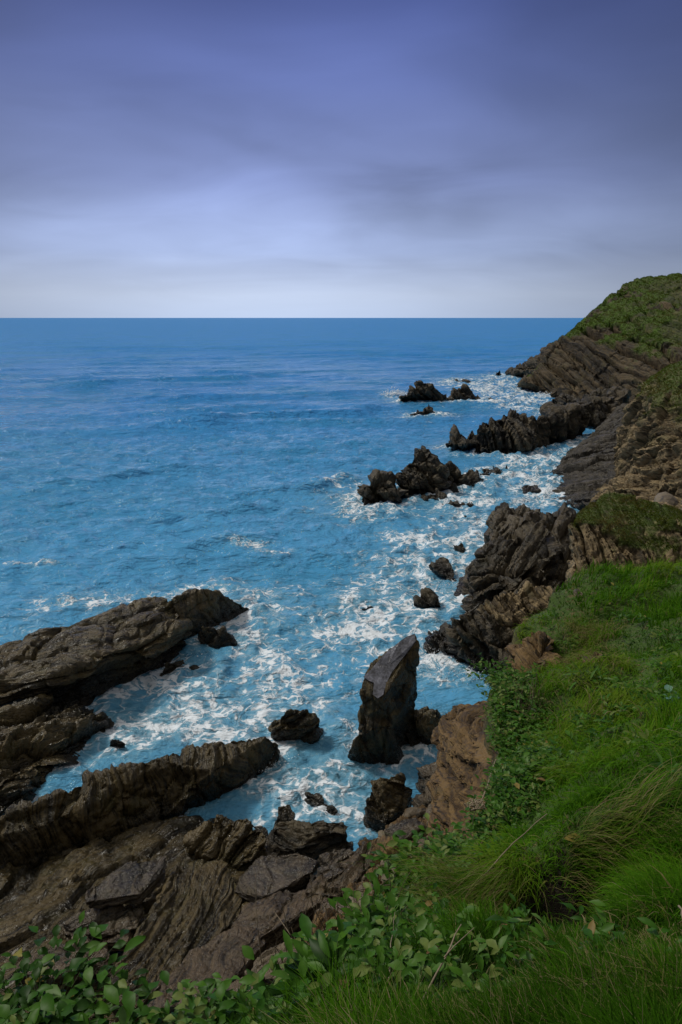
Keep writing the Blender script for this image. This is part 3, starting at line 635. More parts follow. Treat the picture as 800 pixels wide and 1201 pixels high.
bend = np.clip(r.normal(1.75, .5, n)+.6*lay2, .3, 2.9)
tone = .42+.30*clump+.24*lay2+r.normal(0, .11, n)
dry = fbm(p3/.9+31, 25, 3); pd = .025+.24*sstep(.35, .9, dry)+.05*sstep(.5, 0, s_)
tone = tone-.16*sstep(4.5, 1.8, dist)+.10*sstep(6, 10, dist); isd = r.random(n) < pd; tone = np.where(isd, r.uniform(.78, 1, n), np.clip(tone, 0, .74))  # close blades toned darker, standing in for deep shade; far ones a fresher green
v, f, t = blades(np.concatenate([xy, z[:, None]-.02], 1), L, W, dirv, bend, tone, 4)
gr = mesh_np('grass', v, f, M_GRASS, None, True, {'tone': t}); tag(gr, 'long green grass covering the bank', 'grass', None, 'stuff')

# turf caps on the rocks (parts of their rocks)
def turf_cap(ob, n, L0, W0, seed, name='grass_cap', tone0=.4, bend=1.2):
    co, no, faces, at = ob_data[ob.name]; tv = at['turf'][faces].mean(1)
    P = co[faces]; area = np.linalg.norm(np.cross(P[:, 1]-P[:, 0], P[:, 2]-P[:, 0]), axis=1)
    vis = sstep(240, 130, P[:, :, 1].mean(1)) * (P[:, :, 0].mean(1) < P[:, :, 1].mean(1)*.62)
    w = area*np.where(tv > .35, tv, 0)*(vis+1e-6); r = np.random.default_rng(seed)
    i = r.choice(len(faces), n, p=w/w.sum())
    bc = r.random((n, 2)); root = P[i, 0]*(1-bc[:, :1])+P[i, 1]*bc[:, :1]; root = root*(1-bc[:, 1:]*.5)+P[i, 2]*bc[:, 1:]*.5
    nn = no[faces[i, 0]]; up = nn*.6+np.array((0, 0, .7)); up /= np.linalg.norm(up, axis=1, keepdims=True)
    a = r.uniform(0, 2*math.pi, n); dv = np.stack([np.cos(a)*.7-.25, np.sin(a)*.7-.3, np.full(n, -.3)], 1)
    cl = fbm(root/(L0*6), seed, 3); big = fbm(root/(L0*25), seed+1, 2)
    L = L0*r.uniform(.5, 1.3, n)*(1+.5*cl); tone = np.clip(tone0+.25*cl+.25*big+r.normal(0, .1, n), 0, 1)
    loc = np.array(ob.location)
    v, f, t = blades(root-nn*L0*.1-loc, L, W0*r.uniform(.6, 1.4, n), dv, np.full(n, bend), tone, 3, up)
    return mesh_np(name, v, f, M_TURF, ob, True, {'tone': t})
turf_cap(head, 60000, .20, .10, 5, tone0=.62)
turf_cap(cliff, 14000, .18, .06, 6, tone0=.75)
turf_cap(mound, 16000, .07, .022, 7, tone0=.75)

# ------------------------------------------------------------------ leaves
def leaf_set(base, dirv, upv, L, W, droop, tone, seg=4):
    n = len(base); t = np.linspace(0, 1, seg+1)
    prof = np.array([.10, .62, 1.0, .78, .06]) if seg == 4 else np.sin(np.pi*np.clip(t, .03, .97))
    side = np.cross(dirv, upv); side /= np.maximum(np.linalg.norm(side, axis=1, keepdims=True), 1e-6)
    up = np.cross(side, dirv); V = np.empty((n, seg+1, 3, 3))
    for k in range(seg+1):
        c = base+dirv*(L*t[k])[:, None]-up*(droop*L*t[k]**2)[:, None]
        w = (W*prof[k]*.5)[:, None]
        wav = (.10*W*np.sin(k*2.1+tone*40))[:, None]
        V[:, k, 0] = c-side*w+up*(w*.35+wav); V[:, k, 1] = c; V[:, k, 2] = c+side*w+up*(w*.35-wav)
    b = np.arange(n)[:, None]*(3*(seg+1)); k = np.arange(seg)[None]*3
    F = np.concatenate([np.stack([b+k, b+k+1, b+k+4, b+k+3], 2), np.stack([b+k+1, b+k+2, b+k+5, b+k+4], 2)], 1).reshape(-1, 4)
    return V.reshape(-1, 3), F, np.repeat(tone, 3*(seg+1))
def tubes(paths, r0, r1, sides=5):
    vs, fs, o = [], [], 0
    for i, p in enumerate(paths):
        p = np.asarray(p, float); m = len(p); a = r0[i] if hasattr(r0, '__len__') else r0; b = r1[i] if hasattr(r1, '__len__') else r1
        tg = np.gradient(p, axis=0); tg /= np.maximum(np.linalg.norm(tg, axis=1, keepdims=True), 1e-9)
        ref = np.array((.31, .52, .79)); s1 = np.cross(tg, ref); s1 /= np.linalg.norm(s1, axis=1, keepdims=True); s2 = np.cross(tg, s1)
        th = np.arange(sides)/sides*2*math.pi; rr = np.linspace(a, b, m)[:, None, None]
        V = p[:, None]+rr*(np.cos(th)[None, :, None]*s1[:, None]+np.sin(th)[None, :, None]*s2[:, None])
        vs.append(V.reshape(-1, 3)); k = np.arange(m-1)[:, None]*sides; j = np.arange(sides)[None]; j2 = (j+1) % sides
        fs.append((np.stack([k+j, k+j2, k+sides+j2, k+sides+j], 2).reshape(-1, 4))+o); o += m*sides
    return np.concatenate(vs), np.concatenate(fs)
def plant_geo(seed, nst, spread, height, lL, lW, per, tone0, fine=False):
    """stems fan out from the base, each carries leaves"""
    r = np.random.default_rng(seed); paths = []; B, D, U, Ls, Ws, T, Dr = [], [], [], [], [], [], []
    for s in range(nst):
        a = r.uniform(0, 2*math.pi); lean = r.uniform(.1, 1.0)*spread; H = height*r.uniform(.55, 1.1)
        tip = np.array((math.cos(a)*lean, math.sin(a)*lean, H)); b0 = np.array((math.cos(a), math.sin(a), 0))*spread*.12*r.random()
        ts = np.linspace(0, 1, 5)[:, None]; pth = b0+(tip-b0)*ts+np.array((0, 0, 1))*np.sin(ts*math.pi)*H*.12; paths.append(pth)
        for k in range(per):
            tt = 1.0 if k == 0 else r.uniform(.35, 1); pos = b0+(tip-b0)*tt+np.array((0, 0, 1))*math.sin(tt*math.pi)*H*.12
            aa = a+r.normal(0, .9 if k == 0 else 1.8); el = r.uniform(-.15, .75)
            d = np.array((math.cos(aa)*math.cos(el), math.sin(aa)*math.cos(el), math.sin(el)))
            B.append(pos); D.append(d); U.append((r.normal(0, .25), r.normal(0, .25), 1)); q = r.uniform(.6, 1.15)
            Ls.append(lL*q); Ws.append(lW*q*r.uniform(.85, 1.15)); T.append(r.uniform(.95, 1) if r.random() < .015 else np.clip(tone0+r.normal(0, .2), 0, .94)); Dr.append(r.uniform(.05, .55))
    lv, lf_, lt = leaf_set(np.array(B), np.array(D), np.array(U, float), np.array(Ls), np.array(Ws), np.array(Dr), np.array(T))
    sv, sf = tubes(paths, lL*.028, lL*.014)
    return (lv, lf_, lt), (sv, sf)
def ground(px, py, t): 
    p = PT(px, py, t); p[2] = bank_z(p[None, :2])[0]; return p
def plant(name, label, base, args, group=None, mat=None, cat='plant'):
    (lv, lf_, lt), (sv, sf) = plant_geo(*args)
    e = empty(name, base); tag(e, label, cat, group)
    mesh_np('leaves', lv, lf_, mat or M_LEAF, e, True, {'tone': lt})
    mesh_np('stems', sv, sf, M_STEM, e, True, {'tone': np.full(len(sv), .45)})
    return e
M_STEM = leaf_mat('green_stem', [(0, (.03, .06, .012)), (1, (.09, .13, .035))], .05, .5)
def gp(px, py, dz=0):        # where the ray through a pixel meets the bank
    d = ray(px, py); o = np.array((0, 0, CAMH)); t = np.linspace(1.2, 22, 900); P = o+d*t[:, None]
    h = P[:, 2]-bank_z(P[:, :2]); ins = poly_sd(P[:, :2]) > -.25; k = np.where((h < 0) & ins)[0]
    if not len(k): return None
    p = P[k[0]]; p[2] = bank_z(p[None, :2])[0]+dz; return p
def at(px, py, fall):
    p = gp(px, py); return p if p is not None else ground(px, py, fall)
plant('broad_leaf_plant', 'dark green broad-leaved plant spreading at the bottom left corner', ground(50, 1222, 2.9), (1, 150, .46, .18, .066, .045, 3, .26))
plant('broad_leaf_plant', 'bright spoon-leaved plant below the reddish slab', ground(265, 1222, 2.75), (2, 80, .30, .15, .072, .036, 3, .62))
plant('broad_leaf_plant', 'clump of upright dock-like leaves at the bottom edge under the pale twig', at(385, 1195, 2.5), (3, 34, .24, .2, .12, .045, 3, .55))
plant('broad_leaf_plant', 'pale green large-leaved clump below the dry bramble stems', at(445, 1125, 3.4), (4, 80, .30, .2, .088, .040, 3, .72))
plant('broad_leaf_plant', 'lush leafy clump on the edge beneath the dried flower head', at(490, 1045, 4.8), (5, 100, .44, .24, .085, .046, 4, .6))
plant('leafy_bush', 'fresh green fine-leaved bush draping over the earth cliff edge', at(612, 880, 7.6), (6, 90, .55, .34, .07, .042, 5, .78), cat='bush')
plant('leafy_bush', 'grey green small-leaved bush with dead stems at the head of the earth cliff', at(600, 838, 9.2), (7, 70, .55, .38, .09, .05, 4, .85), cat='bush')
plant('leafy_bush', 'dense leafy bush on the corner of the bank above the dark crag', at(588, 806, 10.0), (8, 70, .55, .34, .085, .045, 5, .6), cat='bush')
plant('fern', 'bright feathery fern-like rosette in the middle of the bank', at(697, 812, 7.6), (9, 26, .36, .18, .22, .035, 1, .75), cat='fern')
plant('waxy_plant', 'turquoise waxy plant alone in the grass near the right edge', at(786, 826, 6.8), (10, 7, .09, .10, .10, .07, 2, .9), mat=M_GLAUC)
plant('waxy_plant', 'smaller bluish waxy plant in the grass beside a dry patch', at(712, 852, 7.0), (11, 5, .08, .07, .085, .05, 2, .5), mat=M_GLAUC)
plant('broad_leaf_plant', 'single oval pale leaf standing beside the arching tussock', at(688, 998, 3.9), (12, 3, .04, .07, .12, .055, 1, .95))
plant('broad_leaf_plant', 'glossy leaf rosette half buried in the grass at the bottom edge', at(630, 1196, 2.1), (13, 9, .08, .06, .075, .04, 2, .55))

# undergrowth: leafy mass along the broken edge
r = np.random.default_rng(91); parts = []
n_u = 0
segs = np.linalg.norm(np.diff(EW[:14, :2], axis=0), axis=1); cum = np.concatenate([[0], np.cumsum(segs)])
U0 = []
for k in range(1150):
    s = r.random()**1.15*cum[-1]; i = min(int(np.searchsorted(cum, s)-1), len(segs)-1); i = max(i, 0)
    a, b = EW[i, :2], EW[i+1, :2]; p = a+(b-a)*((s-cum[i])/segs[i])
    nrm = np.array([(b-a)[1], -(b-a)[0]]); nrm /= np.linalg.norm(nrm)
    if poly_sd((p+nrm*.05)[None])[0] < 0: nrm = -nrm
    U0.append((*(p+nrm*(r.uniform(-.03, .08)+r.random()**1.2*(1.25-.80*sstep(2.5, 6.5, p[1])))), i))
U0 = np.array(U0); e_ = U0[:, :2]-HOLLOW[:2]
U0 = U0[((U0[:, 2] < 8) | (np.random.default_rng(8).random(len(U0)) < .55)) & (((e_[:, 0]-.05)/.62)**2+((e_[:, 1]+.30)/.85)**2 > 1) & ~((U0[:, 1] < 5) & (U0[:, 0] > .19*U0[:, 1]+.12)) & (np.linalg.norm(U0[:, :2], axis=1) > 1.5)]; uz = bank_z(U0[:, :2])
for k in range(len(U0)):
    big = U0[k, 2] < 8; sc = r.uniform(.6, 1.25)*(1.35 if r.random() < .12 else 1)
    if big and r.random() < .65: a = (1000+k, 15, .15*sc, .11*sc, .052*sc, .027*sc, 3, r.uniform(.15, .9))
    else: a = (1000+k, 12, .22*sc, .20*sc, .055*sc, .030*sc, 4, r.uniform(.5, .92))
    (lv, lf_, lt), _ = plant_geo(*a)
    parts.append((lv+np.array((U0[k, 0], U0[k, 1], uz[k]-.02)), lf_, lt))
v, f, t = merge(parts)
ug = mesh_np('undergrowth', v, f, M_LEAF, None, True, {'tone': t}); tag(ug, 'leafy green undergrowth along the broken cliff edge', 'undergrowth', None, 'stuff')
# scattered weeds in the bank grass
parts = []
xy, r = scatter(3000, 44); sdw = poly_sd(xy); p3 = np.concatenate([xy, np.zeros((len(xy), 1))], 1)
w = fbm(p3/1.4, 45, 3); kp = (sdw > .1) & (w > -.12) & (np.linalg.norm(xy, axis=1) > 1.7) & ((np.linalg.norm(xy, axis=1) > 3.0) | (r.random(len(xy)) < .22)) & ((((xy-HOLLOW[:2])[:, 0]/.55)**2+(((xy-HOLLOW[:2])[:, 1]+.35)/.95)**2) > 1); xy = xy[kp]; wz = bank_z(xy)
for k in range(len(xy)):
    q_ = r.uniform(.7, 1.5)*(.6+.4*sstep(2, 5, np.linalg.norm(xy[k])))
    (lv, lf_, lt), _ = plant_geo(3000+k, 6, .13*q_, .15*q_, .07*q_, .027*q_, 3, r.uniform(.4, .9))
    parts.append((lv+np.array((xy[k, 0], xy[k, 1], wz[k])), lf_, lt))
v, f, t = merge(parts)
wd = mesh_np('weeds', v, f, M_LEAF, None, True, {'tone': t}); tag(wd, 'leafy weeds mixed into the grass of the bank', 'weeds', None, 'stuff')

# ------------------------------------------------------------------ bare scars in the turf
def scar(label, pix, h, fall):
    pts = []
    for (px, py) in pix:
        p = at(px, py, fall).copy(); p[2] += h; pts.append(p)
    c = np.mean(pts, 0); c[2] += h; low_ = [p-np.array((0, -.1, .6)) for p in pts]
    return rock('earth_scar', label, [[*pts, c, *low_]], .045, M_EARTH, bed=(.2, .1, 1), h=.14, amp=.8, lf=(.6, .16), zlow=0, cat='bare earth')
scar('bare reddish earth scar in the grass on the corner above the dark crag', [(598, 782), (612, 762), (636, 752), (648, 768), (640, 790), (615, 800)], .14, 11)
scar('small crumbling earth patch under the withered tussock', [(684, 775), (704, 768), (712, 784), (694, 795)], .08, 9.5)
# ------------------------------------------------------------------ tussocks
def tussock(label, c, n, spread, L, bend, seed, straw=.4, dirc=None, dirs=1.0, W=.0042, name='grass_tussock', fan=False, lift=0.0):
    r = np.random.default_rng(seed); off = r.normal(0, 1, (n, 2))*np.array(spread)
    if fan: off = off[(np.abs(off[:, 0]) > .13) | (r.random(n) < .06)]; n = len(off)
    xy = c[:2]+off
    z = bank_z(xy); a = (dirc if dirc is not None else 0)+r.normal(0, dirs, n)
    if fan: a = rad(-90)+np.clip(off[:, 0]/spread[0]*.62, -1.5, 1.5)+np.sign(off[:, 0])*.62+r.normal(0, .25, n)
    dv = np.stack([np.cos(a), np.sin(a), np.full(n, -.25)], 1)
    tone = np.where(r.random(n) < straw, r.uniform(.76, .97, n), r.uniform(.3, .74, n))
    root = np.concatenate([xy, z[:, None]-.02+lift], 1)
    v, f, t = blades(root, L*r.uniform(.55, 1.15, n), W*r.uniform(.6, 1.3, n), dv, r.normal(bend, .25, n), tone, 7)
    return tag(mesh_np(name, v, f, M_GRASS, None, True, {'tone': t}, (c[0], c[1], bank_z(c[None, :2])[0])), label, 'tussock')
H = HOLLOW
hs = 4.0
lip = tussock('pale arching tussock of long grass hanging over the dark hollow', H+np.array((.04, .30, 0)), 2300, (.30, .07), .58, 2.1, 5, .5, fan=True, lift=.10, W=.0034)
tussock('straw-coloured matted tussock on the seaward side of the dark hollow', H+np.array((-.50, .05, 0)), 1500, (.13, .15), .46, 2.0, 6, .85, rad(-120), .8, .0034)
tussock('green tussock combed to the landward side of the dark hollow', H+np.array((.48, .05, 0)), 1300, (.13, .16), .50, 1.9, 7, .25, rad(-55), .4, .0034)
tussock('brown withered tussock on the upper part of the bank', at(690, 748, 10.5), 900, (.18, .30), .42, 1.7, 8, .9, rad(-100), .7, .009)
tussock('greyish dry tussock beside the earth hole in the bank', at(680, 778, 9.5), 700, (.25, .16), .36, 1.8, 9, .85, rad(-120), .7, .008)

# ------------------------------------------------------------------ dry stems and twigs
def twig(label, pts, r0, name='twig', branches=(), tone=.85):
    paths = [pts]; R0 = [r0]; R1 = [r0*.55]
    for b in branches: paths.append(b); R0.append(r0*.6); R1.append(r0*.3)
    v, f = tubes([np.asarray(p) for p in paths], R0, R1, 6)
    c = np.asarray(pts[0])
    return tag(mesh_np(name, v, f, M_TWIG, None, True, {'tone': np.full(len(v), tone)}, c), label, 'twig')
def over(px, py, h, fall=3):
    p = at(px, py, fall).copy(); p[2] += h; d = np.array((0, 0, CAMH))-p
    return p
def line(pl, h):
    # a stem lying on the grass: points by pixel, kept at height h over the bank, with a slight wobble
    P = [over(x, y, h if not hasattr(h, '__len__') else h[i]) for i, (x, y) in enumerate(pl)]
    out = []
    for a, b in zip(P[:-1], P[1:]):
        for t in (0, .33, .66): out.append(a+(b-a)*t+RNG.normal(0, .003, 3))
    out.append(P[-1]); return np.array(out)
twig('long bare stick lying in the grass at the bottom edge', line([(660, 1188), (722, 1186), (755, 1199)], .10), .004, branches=[line([(690, 1187), (703, 1177)], .11)])
twig('forked pale twig standing up from the leaves at the bottom edge', line([(492, 1203), (520, 1172), (537, 1150)], (.08, .18, .26)), .004, branches=[line([(520, 1172), (552, 1150)], (.18, .24))])
twig('thin pale stalk upright above the large-leaved clump', line([(455, 1180), (458, 1150), (462, 1124)], (.1, .2, .3)), .003)
twig('straight dead stem crossing the dark hollow', line([(556, 1062), (600, 1022), (638, 992)], (.16, .22, .24)), .005)
twig('short bent dead stick at the right edge of the grass', line([(789, 1108), (796, 1124), (804, 1140)], .16), .004)
twig('bare curved bramble stem at the foot of the earth cliff edge', line([(548, 985), (566, 960), (580, 920), (592, 915)], (.1, .25, .35, .3)), .008)
rb = np.random.default_rng(5)
for k, (lab, bx, by, n) in enumerate((
        ('tangle of thin brown bramble stems on the cliff edge below the pale ledge', 425, 1065, 26),
        ('dead grey stems sticking out of the bush at the head of the earth cliff', 620, 838, 34),
        ('sparse dry stems among the leaves above the reddish slab', 355, 1110, 20))):
    b = at(bx, by, 4); paths = []
    for j in range(n):
        s = b+np.array((rb.normal(0, .15), rb.normal(0, .13), 0)); s[2] = bank_z(s[None, :2])[0]; hh = rb.uniform(.2, .55); a = rb.uniform(0, 6.28); ln = rb.uniform(.05, .28)
        e = s+np.array((math.cos(a)*ln, math.sin(a)*ln, hh)); tt = np.linspace(0, 1, 6)[:, None]
        pth = s+(e-s)*tt+rb.normal(0, .012, (6, 3)); paths.append(pth)
        if rb.random() < .6:
            m = pth[3]; e2 = m+rb.normal(0, .12, 3)+np.array((0, 0, .08)); paths.append(m+(e2-m)*np.linspace(0, 1, 4)[:, None])
    v, f = tubes(paths, .0035, .0015, 5)
    tag(mesh_np('dry_stems', v, f, M_TWIG, None, True, {'tone': np.repeat(rb.uniform(.2, .9, len(v)//5+1), 5)[:len(v)]}, b), lab, 'dry stems')
# dried umbel
ub = PT(549, 992, 6.1); ut = PT(558, 948, 6.0); st = ub+(ut-ub)*np.linspace(0, 1, 6)[:, None]
e = tag(empty('dried_flower', ub), 'dried pale flower head on a thin stalk in front of the earth cliff', 'flower')
v, f = tubes([st-ub], .004, .003, 6); mesh_np('stalk', v, f, M_TWIG, e, True, {'tone': np.full(len(v), .6)})
P_ = []; fl = []
for j in range(46):
    a = rb.uniform(0, 6.28); rr = math.sqrt(rb.random())*.085; tip = ut+np.array((math.cos(a)*rr, math.sin(a)*rr*.8, .055-rr*.25+rb.normal(0, .004)))
    P_.append(ut+(tip-ut)*np.linspace(0, 1, 3)[:, None]-ub); 
    for m in range(5): fl.append(tip+rb.normal(0, .006, 3)-ub)
v, f = tubes(P_, .0016, .0012, 4); mesh_np('spokes', v, f, M_TWIG, e, True, {'tone': np.full(len(v), .7)})
bm = bmesh.new()
for p in fl: 
    g_ = bmesh.ops.create_icosphere(bm, subdivisions=1, radius=.0065); bmesh.ops.translate(bm, vec=p, verts=g_['verts'])
me = bpy.data.meshes.new('seeds'); bm.to_mesh(me); bm.free(); me.attributes.new('tone', 'FLOAT', 'POINT').data.foreach_set('value', np.full(len(me.vertices), 1.0, np.float32))
me.materials.append(M_TWIG); o = bpy.data.objects.new('seed_head', me); COL.objects.link(o); o.parent = e

# ------------------------------------------------------------------ loose pale stones and rubble
def stones(name, ob, n, size, seed, mat, label, cat, sel, count_as='stuff'):
    co, no, faces, at_ = ob_data[ob.name]; c = co[faces].mean(1); nn = no[faces[:, 0]]
    ok = np.where(sel(c, nn))[0]; r = np.random.default_rng(seed)
    bm = bmesh.new()
    for k in range(n):
        p = c[r.choice(ok)]; s = size*math.exp(r.normal(0, .5))
        g_ = bmesh.ops.create_icosphere(bm, subdivisions=2, radius=s); ax_ = r.uniform(.5, 1.2, 3); ax_[2] *= .6; a = r.uniform(0, 6.28)
        for v in g_['verts']:
            d = Vector((v.co.x*ax_[0], v.co.y*ax_[1], v.co.z*ax_[2])); q_ = np.array([[d.x, d.y, d.z]])/s*1.3+k*7
            d *= 1+.35*float(vnoise(q_, 9)[0]); d = Vector((d.x*math.cos(a)-d.y*math.sin(a), d.x*math.sin(a)+d.y*math.cos(a), d.z)); v.co = d+Vector(p)+Vector((0, 0, s*.15))
    me = bpy.data.meshes.new(name); bm.to_mesh(me); bm.free()
    for nm, val in (('strata', .3), ('cell', .5)): me.attributes.new(nm, 'FLOAT', 'POINT').data.foreach_set('value', np.full(len(me.vertices), val, np.float32))
    me.materials.append(mat); o = bpy.data.objects.new(name, me); COL.objects.link(o); tag(o, label, cat, None, count_as); return o
stones('rubble', saddle, 170, .26, 3, M_STONE, 'pale rubble scattered on the slope behind the outcrop', 'rubble', lambda c, n: (n[:, 2] > .3) & (c[:, 1] < 36) & (c[:, 0] < 24) & (c[:, 2] > 3.5))
stones('rubble', ledge, 150, .085, 4, M_STONE, 'small broken stones scattered on the pale ledge', 'rubble', lambda c, n: (n[:, 2] > .4) & (c[:, 0] > .3))
def lone_stone(label, c, s, seed):
    bm = bmesh.new(); bmesh.ops.create_icosphere(bm, subdivisions=3, radius=s); r = np.random.default_rng(seed); ax_ = r.uniform(.7, 1.3, 3)
    for v in bm.verts: v.co = Vector((v.co.x*ax_[0], v.co.y*ax_[1], v.co.z*ax_[2]*.6))*(1+.4*float(vnoise(np.array([[v.co.x, v.co.y, v.co.z]])/s*1.4+seed, 5)[0]))
    me = bpy.data.meshes.new('stone'); bm.to_mesh(me); bm.free()
    for nm, val in (('strata', .3), ('cell', .8)): me.attributes.new(nm, 'FLOAT', 'POINT').data.foreach_set('value', np.full(len(me.vertices), val, np.float32))
    me.materials.append(M_STONE); o = bpy.data.objects.new('stone', me); COL.objects.link(o); o.location = c; tag(o, label, 'stone')
lone_stone('pale flat stone lying in the grass at the top of the bank', at(679, 698, 12), .13, 3)
lone_stone('small white stone at the bottom edge between the two leafy plants', ground(160, 1192, 3.0)+np.array((0, 0, .03)), .05, 5)

# ------------------------------------------------------------------ pools on the left rocks
def pool(parent, pts, name='rock_pool'):
    W_ = np.array([PZ(*p) for p in pts]); c = W_.mean(0); n = len(W_)
    ang = np.linspace(0, 2*math.pi, 48, endpoint=False)
    # smooth closed outline through the points
    M_ = 6; i = np.arange(n*M_)/M_; k = np.floor(i).astype(int); t = (i-k)[:, None]
    p0, p1, p2, p3 = (W_[(k+j) % n] for j in (-1, 0, 1, 2))
    out = .5*((2*p1)+(-p0+p2)*t+(2*p0-5*p1+4*p2-p3)*t**2+(-p0+3*p1-3*p2+p3)*t**3)
    lo = out.copy(); lo[:, 2] -= .25; m = len(out)
    V = np.concatenate([out, lo, [c]]); a = np.arange(m); b = (a+1) % m
    loc = np.array(parent.location)
    return mesh_np(name, V-loc, [np.stack([a, b, np.full(m, 2*m)], 1), np.stack([a, a+m, b+m, b], 1)], M_POOL, parent, False)
g = NT('pool_water'); P = g.pos()
b = g.n('Bump', {'Strength': .15, 'Distance': .01, 'Height': g.noise(P, 14.0, 3)}).outputs[0]
M_POOL = g.done(g.n('BsdfPrincipled', {'Base Color': (.03, .045, .06, 1), 'Roughness': .05, 'IOR': 1.33, 'Normal': b}).outputs[0])
pool(low, [(-40, 840, .95), (0, 828, .95), (30, 817, .95), (46, 815, .95), (40, 822, .95), (15, 833, .95), (-40, 852, .95)])

# ------------------------------------------------------------------ sea
rings = [3.0]
while rings[-1] < 60000: rings.append(rings[-1]+max(.07, min(rings[-1]*.0078, rings[-1]*.0078 if rings[-1] < 400 else rings[-1]*.03)))
rings = np.array(rings)
an = np.concatenate([np.arange(-100, -46, 2.0), np.arange(-46, 46, .22), np.arange(46, 101, 2.0)])
RR, AA = np.meshgrid(rings, np.radians(an), indexing='ij')
SX, SY = (RR*np.sin(AA)).ravel(), (RR*np.cos(AA)).ravel()
p3 = np.stack([SX, SY, np.zeros(len(SX))], 1); dist = RR.ravel()
fadew = sstep(600, 220, dist)
def wave(lam, ang, a, seed, sharp=1.0):
    d = np.array((math.cos(ang), math.sin(ang))); ph = 2*math.pi*(p3[:, :2]@d)/lam+2.6*fbm(p3/(lam*1.9), seed, 2)
    env = .55+.6*fbm(p3/(lam*2.6)+5, seed+9, 2)
    s = .5+.5*np.sin(ph); return a*env*(s**sharp-.4)
Zs = wave(21, rad(104), .80, 1, 3.0)+wave(9, rad(95), .26, 2, 2.0)+wave(4.2, rad(124), .15, 3, 1.6)+wave(2.1, rad(82), .075, 4, 1.3)
Zs += .15*fbm(p3/1.3, 7, 3, .55)*sstep(150, 60, dist)+.035*fbm(p3/.35, 8, 2)*sstep(45, 20, dist)
WP = np.concatenate(WATER_PTS); kd = kdtree.KDTree(len(WP))
for i, p in enumerate(WP): kd.insert((p[0], p[1], 0), i)
kd.balance()
dr = np.full(len(SX), 60.0); near = np.where((dist < 190) & (np.abs(AA.ravel()) < rad(50)))[0]
for i in near: dr[i] = kd.find((SX[i], SY[i], 0))[2]
Zs *= fadew*(.35+.65*sstep(0, 5, dr))
rel = np.clip(dist/30, .7, 5)
foam = .60*np.exp(-dr/(.8*rel**.6))+.30*np.exp(-dr/(3.0*rel**.6))
PATCH = [(540, 785, 34, 22, .6), (515, 745, 26, 20, .5), (552, 700, 22, 30, .45), (560, 640, 24, 26, .4), (600, 590, 36, 14, .45), (655, 545, 36, 26, .3), (430, 605, 40, 12, .4), (480, 480, 40, 8, .3), (450, 880, 26, 24, .35), (505, 870, 14, 20, .4), (470, 680, 95, 70, .52), (500, 640, 60, 50, .5), (520, 720, 60, 60, .5), (520, 770, 60, 50, .35), (300, 790, 150, 90, .44), (260, 720, 90, 50, .46), (350, 720, 90, 60, .25), (250, 830, 90, 50, .3), (230, 690, 70, 26, .40),
         (100, 705, 90, 26, .50), (20, 740, 50, 20, .5), (380, 880, 70, 60, .45), (350, 930, 70, 40, .45), (150, 880, 70, 30, .35), (560, 580, 90, 40, .42), (640, 555, 60, 45, .62), (690, 530, 40, 25, .5),
         (400, 575, 55, 40, .36), (600, 460, 80, 26, .5), (570, 448, 60, 14, .4), (460, 462, 22, 8, .75), (610, 413, 40, 4, .5), (520, 495, 100, 16, .22), (400, 560, 70, 60, .2), (318, 648, 30, 7, 1.0), (292, 638, 30, 5, .9), (45, 663, 42, 5, 1.0), (85, 690, 60, 14, .4), (110, 712, 70, 14, .5), (250, 690, 40, 14, .4), (215, 850, 30, 18, .5), (240, 765, 14, 22, .5),
         (600, 475, 60, 10, .5), (640, 463, 22, 6, .55), (560, 455, 50, 12, .42), (270, 635, 30, 8, .4), (330, 830, 70, 60, .3), (445, 745, 70, 40, .38), (215, 850, 60, 40, .3)]
for (px, py, sx, sy, a) in PATCH:
    c = PZ(px, py, 0); ex = abs(PZ(px+sx, py, 0)[0]-c[0]); ey = abs(PZ(px, py-sy*.7, 0)[1]-c[1])
    dd = ((SX-c[0])/ex)**2+((SY-c[1])/ey)**2
    foam = foam+a*np.exp(-dd*.9)
foam = np.clip(foam, 0, .98)*sstep(400, 200, dist)
Zs += np.clip(foam-.55, 0, .5)*(.55+.6*fbm(p3/.55, 333, 3))*.55*np.clip(rel, .6, 2.2)*sstep(0, .8, dr+.5)
for (x0, y0, x1, y1, h_, w_) in ((170, 500, 450, 479, .95, 2.6), (300, 582, 430, 560, .55, 1.5), (30, 570, 260, 548, .5, 1.7), (150, 640, 360, 632, .38, 1.1), (20, 455, 330, 440, .9, 4.0), (180, 610, 330, 595, .4, 1.2)):
    a_, b_ = PZ(x0, y0, 0)[:2], PZ(x1, y1, 0)[:2]; ab = b_-a_; L_ = np.linalg.norm(ab); u_ = ab/L_; n_ = np.array((-u_[1], u_[0]))
    r_ = p3[:, :2]-a_; al = r_@u_/L_; ac = r_@n_+.9*w_*fbm(np.stack([r_@u_/(w_*3), np.zeros(len(r_)), np.zeros(len(r_))], 1), 55, 2)
    pr = np.where(ac < 0, np.exp(-(ac/(w_*.55))**2), np.exp(-(ac/(w_*1.6))**2))
    Zs += h_*pr*sstep(-.08, .25, al)*sstep(1.08, .75, al)
shal = .75*np.exp(-dr/3.0)
for (px, py, sx, sy, a) in [(190, 850, 110, 50, .7), (370, 900, 80, 70, .4), (400, 930, 80, 40, .4)]:
    c = PZ(px, py, 0); ex = abs(PZ(px+sx, py, 0)[0]-c[0]); ey = abs(PZ(px, py-sy*.7, 0)[1]-c[1]); shal += a*np.exp(-(((SX-c[0])/ex)**2+((SY-c[1])/ey)**2))
bay = sstep(140, 20, dist)
nr, na = RR.shape; si = np.arange(nr*na).reshape(nr, na)
sq = np.stack([si[:-1, :-1], si[1:, :-1], si[1:, 1:], si[:-1, 1:]], 2).reshape(-1, 4)

